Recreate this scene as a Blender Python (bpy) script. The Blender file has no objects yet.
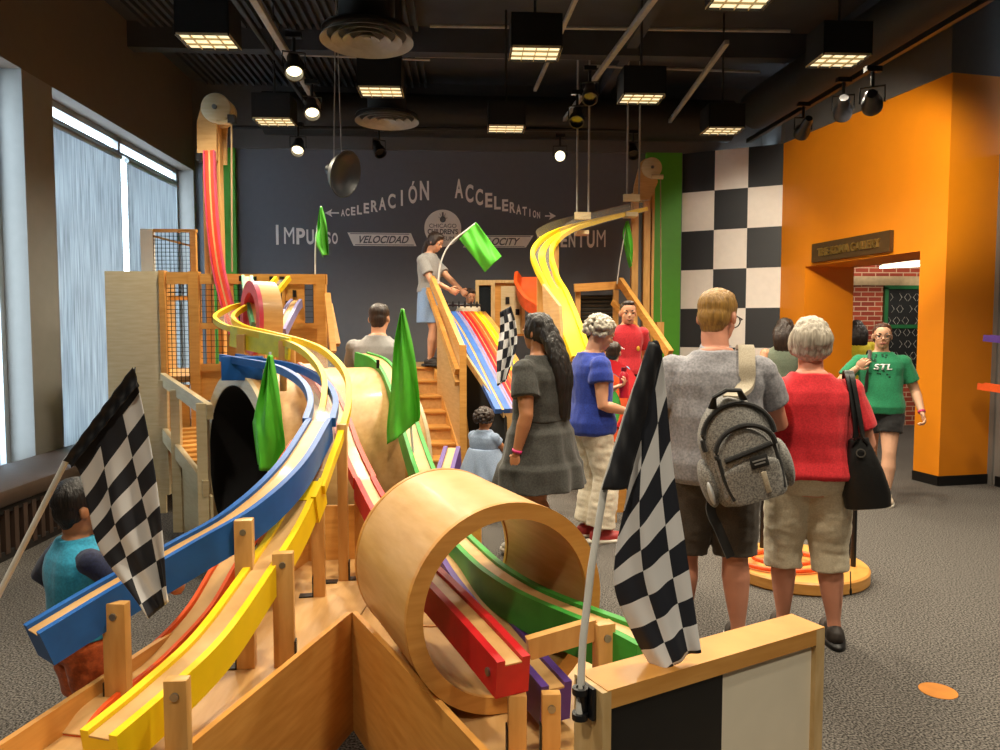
import bpy, bmesh, math, random
from mathutils import Vector, Matrix, noise
V = Vector
R = math.radians
random.seed(7)
SC = bpy.context.scene
COL = SC.collection
# ------------------------------------------------------------------ camera
CAM = V((0, 0, 1.55)); F = 740.0
PITCH = math.atan(44 / F); YAW = math.atan(35 / F)
fw = V((math.sin(YAW) * math.cos(PITCH), math.cos(YAW) * math.cos(PITCH), -math.sin(PITCH)))
rt = V((math.cos(YAW), -math.sin(YAW), 0)); up = rt.cross(fw)
def ray(px, py):
    return fw + rt * ((px - 500) / F) + up * ((375 - py) / F)
def W(px, py, y):
    d = ray(px, py); return CAM + d * (y / d.y)
def G(px, py, z):
    d = ray(px, py); return CAM + d * ((z - CAM.z) / d.z)
def X(px, py, x):
    d = ray(px, py); return CAM + d * (x / d.x)
def size_at(px, y): return px / F * y
cd = bpy.data.cameras.new('camera'); cam = bpy.data.objects.new('camera', cd); COL.objects.link(cam)
cam.location = CAM; cam.rotation_euler = (math.pi / 2 - PITCH, 0, -YAW)
cd.sensor_width = 36; cd.lens = F * 36 / 1000; cd.clip_start = .02
SC.camera = cam
# ------------------------------------------------------------------ materials
def lin(c):
    if isinstance(c, str):
        c = [int(c[i:i + 2], 16) / 255 for i in (0, 2, 4)]
    return tuple((x / 12.92 if x <= .04045 else ((x + .055) / 1.055) ** 2.4) for x in c)
MATS = {}
def mat(name, col, rough=.55, var=.08, scale=12, stretch=(1, 1, 1), bump=0, bscale=None, metal=0, spec=.5, trans=0,
        emit=0, col2=None, sheen=0, coat=0, detail=4, ramp=(.35, .65)):
    if name in MATS: return MATS[name]
    m = bpy.data.materials.new(name); m.use_nodes = True; MATS[name] = m
    nt = m.node_tree; N = nt.nodes; L = nt.links; b = N['Principled BSDF']
    c = lin(col); c2 = lin(col2) if col2 else tuple(max(0, x * (1 - 2.2 * var)) for x in c)
    tc = N.new('ShaderNodeTexCoord'); mp = N.new('ShaderNodeMapping'); mp.inputs['Scale'].default_value = stretch
    L.new(tc.outputs['Object'], mp.inputs['Vector'])
    nz = N.new('ShaderNodeTexNoise'); nz.inputs['Scale'].default_value = scale; nz.inputs['Detail'].default_value = detail
    L.new(mp.outputs[0], nz.inputs['Vector'])
    rp = N.new('ShaderNodeValToRGB'); rp.color_ramp.elements[0].position = ramp[0]; rp.color_ramp.elements[1].position = ramp[1]
    rp.color_ramp.elements[0].color = (*c2, 1); rp.color_ramp.elements[1].color = (*c, 1)
    L.new(nz.outputs['Fac'], rp.inputs['Fac']); L.new(rp.outputs['Color'], b.inputs['Base Color'])
    b.inputs['Roughness'].default_value = rough; b.inputs['Metallic'].default_value = metal
    b.inputs['Specular IOR Level'].default_value = spec
    if coat: b.inputs['Coat Weight'].default_value = coat; b.inputs['Coat Roughness'].default_value = .12
    if sheen: b.inputs['Sheen Weight'].default_value = sheen
    if trans: b.inputs['Transmission Weight'].default_value = trans
    if emit:
        b.inputs['Emission Color'].default_value = (*c, 1); b.inputs['Emission Strength'].default_value = emit
    if bump:
        n2 = N.new('ShaderNodeTexNoise'); n2.inputs['Scale'].default_value = bscale or scale * 4; n2.inputs['Detail'].default_value = 3
        L.new(mp.outputs[0], n2.inputs['Vector'])
        bp = N.new('ShaderNodeBump'); bp.inputs['Strength'].default_value = bump; bp.inputs['Distance'].default_value = .01
        L.new(n2.outputs['Fac'], bp.inputs['Height']); L.new(bp.outputs[0], b.inputs['Normal'])
    return m
def mat_checker(name, c1, c2, nu, nv, sleeve=0, rough=.6, hem=False):
    """two-tone squares woven over the cloth's own UV map; v below `sleeve` is plain dark"""
    m = bpy.data.materials.new(name); m.use_nodes = True
    nt = m.node_tree; N = nt.nodes; L = nt.links; b = N['Principled BSDF']; b.inputs['Roughness'].default_value = rough
    uv = N.new('ShaderNodeUVMap'); uv.uv_map = 'UVMap'
    sp = N.new('ShaderNodeSeparateXYZ'); L.new(uv.outputs[0], sp.inputs[0])
    ch = N.new('ShaderNodeTexChecker'); ch.inputs['Scale'].default_value = 1
    ch.inputs['Color1'].default_value = (*lin(c1), 1); ch.inputs['Color2'].default_value = (*lin(c2), 1)
    mp = N.new('ShaderNodeMapping'); mp.inputs['Scale'].default_value = (nu, nv, 1); mp.inputs['Location'].default_value = (.0013, .0017 - sleeve * nv, .5)
    L.new(uv.outputs[0], mp.inputs['Vector']); L.new(mp.outputs[0], ch.inputs['Vector'])
    lt = N.new('ShaderNodeMath'); lt.operation = 'LESS_THAN'; lt.inputs[1].default_value = sleeve; L.new(sp.outputs[1], lt.inputs[0])
    mx = N.new('ShaderNodeMixRGB'); L.new(lt.outputs[0], mx.inputs[0]); L.new(ch.outputs['Color'], mx.inputs[1]); mx.inputs[2].default_value = (*lin(c1), 1)
    out = mx
    L.new(out.outputs[0], b.inputs['Base Color'])
    return m
WOODC = 'd9ab6c'
def wood(name='birch_plywood', col='d8ae74', col2='c49556', stretch=(1.2, 1.2, 9), rough=.42, scale=5):
    return mat(name, col, rough, col2=col2, stretch=stretch, scale=scale, coat=.06, bump=.03, bscale=30, ramp=(.25, .75))
M = dict(
    ply=wood(), ply_y=wood('birch_plywood_grain_along', stretch=(6, .9, 6)), ply_x=wood('birch_plywood_grain_across', stretch=(.9, 6, 6)),
    oak=wood('honey_maple', 'daa154', 'c4873a'), edge=wood('pale_ply_edge', 'd9bd8c', 'bf9c64', stretch=(8, 8, 2)),
    post=wood('pine_post', 'd6a764', 'bd8a48', stretch=(6, 6, 1)),
    chan=wood('track_channel_wood', 'd2a970', 'b98d54', stretch=(2, 2, 2)),
    pale=wood('pale_birch', 'dccba6', 'cbb68a'),
    blue=mat('blue_paint', '1f5fae', .45, spec=.35), yellow=mat('yellow_paint', 'f4cf14', .45, var=.03, spec=.35),
    red=mat('red_paint', 'c81a22', .45, spec=.35), purple=mat('purple_paint', '5a3a8c', .45, spec=.35), green=mat('green_paint', '3c9f3c', .45, spec=.35),
    orange=mat('orange_plastic', 'ea5a20', .45, spec=.35), redorange=mat('red_orange_plastic', 'dc4028', .45, spec=.35), lilac=mat('lilac_paint', '8a86b8', .45),
    pink=mat('pink_red_paint', 'cf4560', .4), slideblue=mat('slide_blue', '3f6fc0', .4), lime=mat('lime_plastic', 'ece032', .35),
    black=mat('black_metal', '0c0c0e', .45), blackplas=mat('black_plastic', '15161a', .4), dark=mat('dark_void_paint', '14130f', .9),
    lining=mat('black_carpet_lining', '17171a', .95, bump=.4, bscale=180), steel=mat('brushed_steel', '9a9a98', .35, metal=.9),
    pole=mat('white_fibreglass', 'd8d8d4', .35), greenflag=mat('green_nylon', '3fae1c', .55, var=.06, bump=.06, bscale=40),
    white=mat('off_white_paint', 'e6dfd0', .5, var=.02), carpet=None,
)
def glass(name, tint=(1, 1, 1), rough=.05, alpha=.25):
    m = bpy.data.materials.new(name); m.use_nodes = True; nt = m.node_tree; N = nt.nodes; L = nt.links
    b = N['Principled BSDF']; b.inputs['Base Color'].default_value = (*tint, 1); b.inputs['Roughness'].default_value = rough
    tr = N.new('ShaderNodeBsdfTransparent'); mx = N.new('ShaderNodeMixShader'); mx.inputs[0].default_value = alpha
    L.new(tr.outputs[0], mx.inputs[1]); L.new(b.outputs[0], mx.inputs[2]); L.new(mx.outputs[0], N['Material Output'].inputs['Surface'])
    return m
M['clear'] = glass('clear_acrylic', (.8, .8, .75), .15, .1)
# ------------------------------------------------------------------ objects
def wpos(o):
    p = V((0, 0, 0))
    while o: p += o.location; o = o.parent
    return p
def tag(o, label=None, cat=None, group=None, kind=None):
    for k, v in (('label', label), ('category', cat), ('group', group), ('kind', kind)):
        if v: o[k] = v
    return o
def thing(name, loc, label, cat, group=None):
    o = bpy.data.objects.new(name, None); COL.objects.link(o); o.location = V(loc); o.empty_display_size = .1
    return tag(o, label, cat, group)
def link(name, me, parent=None, m=None, smooth=True):
    o = bpy.data.objects.new(name, me); COL.objects.link(o)
    if parent: o.parent = parent
    if m: me.materials.clear(); me.materials.append(m)
    if smooth: me.shade_smooth()
    else: me.shade_flat()
    return o
def copy_tree(o, parent=None, d=None, label=None):
    c = o.copy(); COL.objects.link(c); c.parent = parent
    if d is not None: c.location = V(d)
    if label: c['label'] = label
    for ch in list(o.children): copy_tree(ch, c)
    return c
def frames(pts, upv=V((0, 0, 1))):
    out = []
    for i, p in enumerate(pts):
        t = (pts[min(i + 1, len(pts) - 1)] - pts[max(i - 1, 0)]).normalized()
        s = t.cross(upv)
        if s.length < 1e-4: s = t.cross(V((0, 1, 0)))
        s.normalize(); out.append((p, t, s, s.cross(t)))
    return out
def spline(pts, n=8):
    pts = [V(p) for p in pts]
    if len(pts) < 3: return pts
    P = [2 * pts[0] - pts[1]] + pts + [2 * pts[-1] - pts[-2]]; out = []
    for i in range(1, len(P) - 2):
        a, b, c, d = P[i - 1:i + 3]
        for k in range(n):
            t = k / n
            out.append(.5 * ((2 * b) + (c - a) * t + (2 * a - 5 * b + 4 * c - d) * t * t + (3 * b - a - 3 * c + d) * t ** 3))
    return out + [pts[-1]]
class MB:
    def __init__(s): s.bm = bmesh.new()
    def ring_loft(s, rings, cap=True, closed=False):
        vs = [[s.bm.verts.new(p) for p in r] for r in rings]; n = len(vs[0])
        m = len(vs)
        for i in range(m if closed else m - 1):
            a, b = vs[i], vs[(i + 1) % m]
            for j in range(n): s.bm.faces.new((a[j], a[(j + 1) % n], b[(j + 1) % n], b[j]))
        if cap and not closed: s.bm.faces.new(vs[0][::-1]); s.bm.faces.new(vs[-1])
        return s
    def box(s, c, size, rot=None, bev=0):
        c = V(c); x, y, z = [k / 2 for k in size]; mt = rot or Matrix.Identity(3)
        before = set(s.bm.verts)
        vs = [s.bm.verts.new(c + mt @ V((i * x, j * y, k * z))) for k in (-1, 1) for j in (-1, 1) for i in (-1, 1)]
        fs = [s.bm.faces.new([vs[q] for q in f]) for f in ((0, 2, 3, 1), (4, 5, 7, 6), (0, 1, 5, 4), (2, 6, 7, 3), (0, 4, 6, 2), (1, 3, 7, 5))]
        if bev:
            es = {e for f in fs for e in f.edges}
            bmesh.ops.bevel(s.bm, geom=list(es), offset=bev, segments=2, affect='EDGES', profile=.5)
        return s
    def beam(s, a, b, w, h, upv=V((0, 0, 1)), bev=0):
        a, b = V(a), V(b); t = (b - a).normalized(); sd = t.cross(upv)
        if sd.length < 1e-3: sd = t.cross(V((0, 1, 0)))
        sd.normalize(); u = sd.cross(t)
        mt = Matrix((t, sd, u)).transposed()
        return s.box((a + b) / 2, ((b - a).length, w, h), mt, bev)
    def prism(s, poly, vec):
        vec = V(vec); a = [V(p) for p in poly]
        return s.ring_loft([a, [p + vec for p in a]])
    def tube(s, pts, r, n=10, cap=True, flat=1, upv=V((0, 0, 1))):
        pts = [V(p) for p in pts]; rr = r if isinstance(r, (list, tuple)) else [r] * len(pts)
        rings = []
        for (p, t, sd, u), q in zip(frames(pts, upv), rr):
            rings.append([p + sd * (math.cos(k / n * math.tau) * q) + u * (math.sin(k / n * math.tau) * q * flat) for k in range(n)])
        return s.ring_loft(rings, cap)
    def sweep(s, path, prof, upv=V((0, 0, 1))):
        return s.ring_loft([[p + sd * a + u * b for a, b in prof] for p, t, sd, u in frames(path, upv)])
    def lathe(s, c, axis, prof, n=48, closed=True):
        """prof = [(radius, distance along axis)]; a closed profile makes a ring"""
        c = V(c); ax = V(axis).normalized(); e = ax.cross(V((0, 0, 1)))
        if e.length < 1e-3: e = V((1, 0, 0))
        e.normalize(); g = ax.cross(e)
        rings = []
        for k in range(n):
            d = e * math.cos(k / n * math.tau) + g * math.sin(k / n * math.tau)
            rings.append([c + d * r + ax * h for r, h in prof])
        if closed: return s.ring_loft(rings, closed=True)
        vs = [[s.bm.verts.new(p) for p in r] for r in rings]
        for k in range(n):
            a, b = vs[k], vs[(k + 1) % n]
            for j in range(len(prof) - 1): s.bm.faces.new((a[j], b[j], b[j + 1], a[j + 1]))
        for j in (0, len(prof) - 1):
            if prof[j][0] > 1e-5: s.bm.faces.new([vs[k][j] for k in range(n)])
        bmesh.ops.remove_doubles(s.bm, verts=s.bm.verts[:], dist=1e-6)
        return s
    def disc(s, c, axis, r, h, n=32):
        return s.lathe(c, axis, [(0, 0), (r, 0), (r, h), (0, h)], n, closed=False)
    def ell(s, c, r, rot=None, sub=3):
        d = bmesh.ops.create_icosphere(s.bm, subdivisions=sub, radius=1)
        mt = rot or Matrix.Identity(3); r = (r, r, r) if isinstance(r, (int, float)) else r
        for v in d['verts']: v.co = V(c) + mt @ V((v.co.x * r[0], v.co.y * r[1], v.co.z * r[2]))
        return s
    def build(s, name, m, parent=None, smooth=None, auto=35):
        bmesh.ops.recalc_face_normals(s.bm, faces=s.bm.faces[:])
        off = wpos(parent) if parent else V((0, 0, 0))
        if parent:
            for v in s.bm.verts: v.co -= off
        sm = False if smooth is False else True
        if sm:
            for e in s.bm.edges:
                if len(e.link_faces) == 2 and e.calc_face_angle(0) > R(auto): e.smooth = False
        me = bpy.data.meshes.new(name); s.bm.to_mesh(me); s.bm.free()
        return link(name, me, parent, m, sm)
    def top(s, name, m, label, cat, group=None, **k):
        """a one-mesh top-level thing, origin at its lowest point's centre"""
        b = s.bm; b.verts.ensure_lookup_table()
        lo = V([min(v.co[i] for v in b.verts) for i in range(3)]); hi = V([max(v.co[i] for v in b.verts) for i in range(3)])
        c = V(((lo.x + hi.x) / 2, (lo.y + hi.y) / 2, lo.z))
        for v in b.verts: v.co -= c
        o = s.build(name, m, None, **k); o.location = c
        return tag(o, label, cat, group)
def struct(o): o['kind'] = 'structure'; return o
def evaluated(bm, mods, name='tmp'):
    me = bpy.data.meshes.new(name); bm.to_mesh(me); bm.free()
    o = bpy.data.objects.new(name, me); COL.objects.link(o); mods(o)
    dg = bpy.context.evaluated_depsgraph_get()
    out = bpy.data.meshes.new_from_object(o.evaluated_get(dg))
    bpy.data.objects.remove(o); bpy.data.meshes.remove(me)
    return out
def glyphs(body, h, wx=.62, ext=.004, bold=.0, align='CENTER', shear=0):
    c = bpy.data.curves.new('t', 'FONT'); c.body = body; c.size = 1; c.extrude = 0; c.offset = bold; c.align_x = align; c.shear = shear
    o = bpy.data.objects.new('t', c); COL.objects.link(o)
    dg = bpy.context.evaluated_depsgraph_get(); me = bpy.data.meshes.new_from_object(o.evaluated_get(dg))
    bpy.data.objects.remove(o)
    ys = [v.co.y for v in me.vertices] or [0, 1]; cap = .73
    pts = [(v.co.x * wx * h / cap, v.co.y * h / cap) for v in me.vertices]
    fs = [tuple(p.vertices) for p in me.polygons]
    bpy.data.meshes.remove(me)
    return pts, fs
def add_text(mb, body, h, place, wx=.62, ext=.004, bold=0.0, align='CENTER', shear=0):
    """place(u, v, d) -> world point: letters of cap height h raised by ext"""
    pts, fs = glyphs(body, h, wx, ext, bold, align, shear)
    f = [mb.bm.verts.new(place(u, v, ext)) for u, v in pts]; b = [mb.bm.verts.new(place(u, v, 0)) for u, v in pts]
    edge = {}
    for p in fs:
        try: mb.bm.faces.new([f[i] for i in p]); mb.bm.faces.new([b[i] for i in p[::-1]])
        except ValueError: continue
        for i in range(len(p)):
            e = (p[i], p[(i + 1) % len(p)]); edge[e] = edge.get(e, 0) + 1
    for (i, j) in edge:
        if (j, i) not in edge:
            try: mb.bm.faces.new((f[j], f[i], b[i], b[j]))
            except ValueError: pass
# ================================================================== ROOM
XL, YB, ZC, ZT = -3.7, 10.5, 4.95, 4.05
M['carpet'] = mat('grey_carpet', '7a7570', .95, col2='302e2c', scale=110, bump=.5, bscale=200, spec=.1, ramp=(.4, .62), detail=6)
M['wall_dark'] = mat('charcoal_wall_paint', '64676f', .6, var=.02)
M['wall_brown'] = mat('taupe_wall_paint', '6b5f54', .7, var=.02)
M['pier'] = mat('grey_pier_paint', '83807b', .6, var=.02)
M['ceil'] = mat('black_ceiling_paint', '414246', .85, var=.1, scale=3)
M['soffit'] = mat('dark_grey_soffit', '5a5856', .7, var=.03)
M['green_wall'] = mat('green_wall_paint', '4a9a22', .55, var=.02)
M['orange_wall'] = mat('orange_wall_paint', 'e88a0c', .5, var=.02, scale=3)
M['grey_wall'] = mat('grey_wall_paint', '7a7672', .6, var=.02)
def slab(name, boxes, m, label=None):
    b = MB()
    for lo, hi in boxes:
        b.box([(p + q) / 2 for p, q in zip(lo, hi)], [q - p for p, q in zip(lo, hi)])
    return struct(b.build(name, m, smooth=False))
slab('floor', [((-4.4, -3.2, -.1), (10, 12.5, 0))], M['carpet'])
b = MB(); b.box((2.9, 4.6, ZC + .1), (14.8, 15.7, .2)); struct(b.build('ceiling', M['ceil'], smooth=False))
# corrugated deck ribs, joined to the ceiling as one structural surface
b = MB()
for k in range(34): b.box((-3.5 + k * .09, 6.6, ZC - .03), (.04, 8, .06))
for y in (3.6, 6.2, 8.6): b.box((.8, y, ZC - .14), (9, .16, .28))
for x in (-1.1, 1.9, 4.2): b.box((x, 4.5, ZC - .1), (.12, 12, .2))
struct(b.build('ceiling_beams', M['ceil'], smooth=False))
# left wall with deep window openings
yp = [(-3, -2.7), (-2.7, 3.4), (6.51, 6.97), (10.44, 10.5)]
slab('wall_left', [((XL - .28, -3, 3.74), (XL, YB, ZC)), ((XL - .28, -3, 0), (XL, YB, .36))], M['wall_brown'])
slab('wall_left_pier', [((XL - .28, a, .36), (XL, c, 3.74)) for a, c in yp], M['pier'])
slab('wall_back', [((XL - .3, YB, 0), (3.3, YB + .2, ZT))], M['wall_dark'])
slab('wall_back_soffit', [((XL - .3, YB - .05, ZT), (4.4, YB + .3, ZC)), ((4.2, 9.8, ZT), (5.6, YB + .3, ZC))], M['soffit'])
slab('wall_behind', [((XL - .3, -3.2, 0), (5.6, -3, ZC))], M['wall_brown'])
slab('wall_back_green_left', [((-3.5, YB - .06, 0), (-3.14, YB, ZT))], M['green_wall'])
slab('wall_back_green_right', [((2.55, YB - .06, 0), (3.06, YB, ZT))], M['green_wall'])
# dark painted strip in the far left corner
# chequered wall
cA, cB = V((3.087, 10.5, 0)), V((4.26, 9.86, 0))
M['chk_k'] = mat('black_wall_square_paint', '26282d', .5, var=.02); M['chk_w'] = mat('white_wall_square_paint', 'e9e1da', .5, var=.02)
cd_ = (cB - cA); cn = V((cd_.y, -cd_.x, 0)).normalized()
b = MB(); b.prism([cA, cB, cB - cn * .15, cA - cn * .15], (0, 0, ZT)); wc = struct(b.build('wall_back_chequered', M['chk_w'], smooth=False))
b = MB()
hh = .546
for r in range(8):
    for c in range(3):
        if (r + c) % 2 == 0:
            z1 = ZT - r * hh; z0 = max(0.0, z1 - hh)
            if z1 < .02: continue
            p, q = cA + cd_ * (c / 3), cA + cd_ * ((c + 1) / 3)
            b.prism([p + V((0, 0, z0)), q + V((0, 0, z0)), q + V((0, 0, z1)), p + V((0, 0, z1))], cn * .003)
struct(b.build('black_squares', M['chk_k'], wc, smooth=False))
# orange portal wall with a deep doorway
oA = cB.copy(); oD = V((.1684, -.9857, 0)).normalized(); oN = V((.9857, .1684, 0))       # oN points away from the hall
def oP(s, t, z): return oA + oD * s + oN * t + V((0, 0, z))
HD = 2.37; S0, S1, S2 = .530, 2.448, 2.785
b = MB()
def oblock(b, s0, s1, z0, z1, t=.716):
    b.prism([oP(s0, 0, z0), oP(s1, 0, z0), oP(s1, t, z0), oP(s0, t, z0)], (0, 0, z1 - z0))
oblock(b, 0, S0, 0, ZT); oblock(b, S0, S1, HD, ZT); oblock(b, S1, S2, 0, ZT, .600)
struct(b.build('wall_right_orange', M['orange_wall'], smooth=False))
oblk = [oP(S2, 0, 0), oP(S2, .49, 0)]
b = MB(); b.prism([oP(0, -.02, ZT), oP(S2, -.02, ZT), oP(S2, 1.2, ZT), oP(0, 1.2, ZT)], (0, 0, ZC - ZT)); struct(b.build('wall_right_upper', M['soffit'], smooth=False))
b = MB()
for p, q, n in ((oP(S1, 0, 0), oP(S2, 0, 0), -oN), (oP(S2, 0, 0), oP(S2, .600, 0), oD)):
    b.prism([p, q, q + n * .012, p + n * .012], (0, 0, .1))
b.box((5.31, 2.05, .05), (.02, 10.1, .1))
struct(b.build('baseboard_right', M['black'], smooth=False))
slab('wall_right', [((5.32, -3, 0), (5.6, 7.15, ZC))], M['grey_wall'])
slab('wall_back_room', [((5.3, 7.15, 0), (9.4, 7.3, 3.3)), ((9.2, 7.4, 0), (9.4, 12, 3.3)), ((4.9, 9.52, 0), (5.02, 12, 3.3))], M['grey_wall'])
slab('ceiling_back_room', [((4.9, 7.3, 3.2), (9.4, 12, 3.3))], M['soffit'])
def brick():
    m = bpy.data.materials.new('red_brick'); m.use_nodes = True; nt = m.node_tree; N = nt.nodes; L = nt.links; bs = N['Principled BSDF']
    tc = N.new('ShaderNodeTexCoord'); sp = N.new('ShaderNodeSeparateXYZ'); cb = N.new('ShaderNodeCombineXYZ')
    L.new(tc.outputs['Object'], sp.inputs[0]); L.new(sp.outputs['X'], cb.inputs['X']); L.new(sp.outputs['Z'], cb.inputs['Y'])
    br = N.new('ShaderNodeTexBrick'); br.inputs['Scale'].default_value = 1; br.inputs['Brick Width'].default_value = .23; br.inputs['Row Height'].default_value = .078
    br.inputs['Mortar Size'].default_value = .008
    br.inputs['Color1'].default_value = (*lin('a8452c'), 1); br.inputs['Color2'].default_value = (*lin('8a3524'), 1); br.inputs['Mortar'].default_value = (*lin('c9a588'), 1)
    L.new(cb.outputs[0], br.inputs['Vector']); L.new(br.outputs['Color'], bs.inputs['Base Color']); bs.inputs['Roughness'].default_value = .85
    return m
YR = 11.8
b = MB(); b.box((7.1, YR + .1, 1.65), (4.6, .2, 3.3)); struct(b.build('wall_back_room_brick', brick(), smooth=False))
p0, p1 = W(848, 276, YR), W(925, 285, YR)
slab('trim_1', [((5.0, YR - .06, W(880, 285.5, YR).z), (9.2, YR, W(880, 276.5, YR).z))], mat('cream_trim', 'cdb38a', .6))
# green-framed chalkboard with white twisting ladder marks
def chalk():
    x0 = W(884.5, 300, YR).x; x1 = W(925, 300, YR).x; z1 = W(900, 287.5, YR).z; zm = W(900, 326.5, YR).z; z0 = W(900, 372, YR).z
    t = thing('chalkboard', ((x0 + x1) / 2, YR - .03, z0), 'black chalkboard in a green frame on the brick wall beyond the doorway', 'board')
    b = MB(); b.box(((x0 + x1) / 2, YR - .02, (z0 + z1) / 2), (x1 - x0, .03, z1 - z0)); b.build('panel', mat('chalkboard_black', '17191a', .8), t)
    b = MB(); fwd = .06
    for c, s in ((((x0 + x1) / 2, z1), (x1 - x0 + fwd, fwd)), (((x0 + x1) / 2, zm), (x1 - x0, fwd)), (((x0 + x1) / 2, z0), (x1 - x0 + fwd, fwd)), ((x0, (z0 + z1) / 2), (fwd, z1 - z0)), ((x1, (z0 + z1) / 2), (fwd, z1 - z0))):
        b.box((c[0], YR - .04, c[1]), (s[0], .05, s[1]))
    b.build('frame', mat('green_board_frame', '1f6b3a', .5), t)
    for row in range(7):
        z = z1 - .16 - row * .19
        if abs(z - zm) < .08: continue
        for c in range(5):
            x = x0 + .14 + c * .15 + .03 * math.sin(row * 2.1)
            for sg in (-1, 1):
                pts = [V((x + sg * (.02 + .045 * abs(q)), YR - .037, z + q * .06)) for q in (-1, -.5, 0, .5, 1)]
                if (row * 5 + c * 3) % 4 == 0 and sg > 0: continue
                MB().tube(pts, .008, 5, flat=.3).build('chalk_mark', mat('chalk_white', 'c9c6be', .9), t)
chalk()
t = thing('tube_light', W(905, 268, 10.6), 'white tube light under the ceiling of the brick room', 'light')
a, c = W(880, 264, 10.9), W(925, 262, 10.9)
MB().beam(a, c, .08, .06, bev=.01).build('housing', M['white'], t); MB().tube([a + V((0, 0, -.05)), c + V((0, 0, -.05))], .018, 8).build('tube', mat('tube_glow', 'fff4dc', .4, emit=3), t)
# door sign
def door_sign():
    s = [p for p in (.0,)]
    def at(px, py):      # pixel on the orange wall plane
        d = ray(px, py); n = oN; k = (oA - CAM).dot(n) / d.dot(n); return CAM + d * k
    pts = [at(815.5, 244), at(894, 230.5), at(894, 250.5), at(815.5, 263.5)]
    s0 = (pts[0] - oA).dot(oD); s1 = (pts[1] - oA).dot(oD); z1 = (pts[0].z + pts[1].z) / 2; z0 = (pts[2].z + pts[3].z) / 2
    t = thing('door_sign', oP((s0 + s1) / 2, 0, z0), 'dark brown gallery name sign above the orange doorway', 'sign')
    b = MB(); b.prism([oP(s0, -.001, z0), oP(s1, -.001, z0), oP(s1, -.001, z1), oP(s0, -.001, z1)], -oN * .05)
    b.build('board', mat('dark_bronze', '5b4223', .45, metal=.3), t, smooth=False)
    b = MB(); h = (z1 - z0) * .42
    add_text(b, 'THE KOMA GALLERY', h, lambda u, v, d: oP((s0 + s1) / 2 + u, -.051 - d * 4, (z0 + z1) / 2 - h / 2 + v), wx=.86, ext=.006, bold=.012)
    b.build('lettering', mat('brass_letters', 'c9a35a', .3, metal=.8), t, smooth=False)
door_sign()
# ---------------------------------------------------------------- back wall graphics
WG = struct(MB().box((-.2, YB - .0005, 2.6), (.02, .001, .02)).build('wall_back_graphics', M['wall_dark'], smooth=False))
LT = mat('pale_grey_vinyl', 'fbf8f4', .6, var=.02)
def wallpt(px, py): return W(px, py, YB)
def flat_place(o, sx=1, slope=0):
    return lambda u, v, d: V((o.x + u, YB - .002 - d, o.z + v + slope * u))
def letters(word, spec, fit=.7, name='lettering', bold=.03):
    """spec: list of (x px, baseline py, cap height px); every letter is condensed to its pitch"""
    b = MB(); n = len(spec)
    for i, (ch, (x, y, h)) in enumerate(zip(word, spec)):
        o = wallpt(x, y); pit = (abs(spec[min(i + 1, n - 1)][0] - spec[max(i - 1, 0)][0]) / (2 if 0 < i < n - 1 else 1)) / F * YB
        nat = glyphs(ch, 1, 1, 0, 0)[0]; wn = max(u for u, v in nat) - min(u for u, v in nat); hm = h / F * YB
        wx = min(.85, pit * fit / (wn * hm)) if ch not in 'I' else .6
        add_text(b, ch, hm, flat_place(o), wx * (1.22 if ch in 'M' else 1), bold=.0 if ch in 'M' else bold)
    return b.build(name, LT, WG, smooth=False)
def lerp(a, c, t): return a + (c - a) * t
def series(n, x0, x1, y0, y1, h0, h1, pw=1):
    out = []; ws = [lerp(h0, h1, i / (n - 1)) for i in range(n)]
    pos = [0]
    for i in range(1, n): pos.append(pos[-1] + (ws[i] + ws[i - 1]) / 2)
    for i in range(n):
        t = pos[i] / pos[-1]; out.append((lerp(x0, x1, t), lerp(y0, y1, t ** pw), lerp(h0, h1, t)))
    return out
letters('IMPULSO', series(7, 277.5, 335, 244, 243.5, 19, 10.5))
letters('MOMENTUM', [(x, y, h) for x, y, h in series(8, 542, 601, 246.5, 247, 10.5, 18)])
letters('ACELERACIÓN', series(11, 343, 424.5, 216, 199.5, 6.5, 18.5, 1.35))
letters('ACCELERATION', [(x, y, h) for x, y, h in series(12, 459, 538.5, 197.5, 218.2, 18.5, 6.3, .8)])
def arrow(x0, x1, y):
    b = MB(); a, c = wallpt(x0, y), wallpt(x1, y); sg = 1 if x1 > x0 else -1; th = .018
    b.box(((a.x + c.x) / 2 - sg * .03, YB - .003, a.z), (abs(c.x - a.x) - .06, .005, th))
    b.prism([V((c.x, YB - .001, c.z)), V((c.x - sg * .1, YB - .001, c.z + .055)), V((c.x - sg * .075, YB - .001, c.z)), V((c.x - sg * .1, YB - .001, c.z - .055))], (0, -.005, 0))
    b.build('arrow', LT, WG, smooth=False)
arrow(339, 325, 213); arrow(545, 556, 216)
def banner(pts, word, x, y, sh):
    b = MB(); P = [wallpt(*p) for p in pts]
    for p in P: p.y = YB - .001
    b.prism(P, (0, -.003, 0)); b.build('banner', LT, WG, smooth=False)
    b = MB(); o = wallpt(x, y); o.y = YB
    add_text(b, word, 7.2 / F * YB, lambda u, v, d: V((o.x + u + sh * v, YB - .005 - d, o.z + v)), wx=.9, ext=.002, bold=.02)
    for k in (0, 1):
        q = [p.lerp(P[3 - i] if i < 2 else P[3 - i], 0) for i, p in enumerate(P)]
        e0, e1 = (P[0], P[1]) if k == 0 else (P[3], P[2])
        f0, f1 = (P[3], P[2]) if k == 0 else (P[0], P[1])
        b.prism([e0.lerp(f0, .06) + V((.03, -.0032, 0)), e1.lerp(f1, .06) + V((-.03, -.0032, 0)), e1.lerp(f1, .11) + V((-.03, -.0032, 0)), e0.lerp(f0, .11) + V((.03, -.0032, 0))], (0, -.001, 0))
    b.build('banner_lettering', M['wall_dark'], WG, smooth=False)
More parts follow.
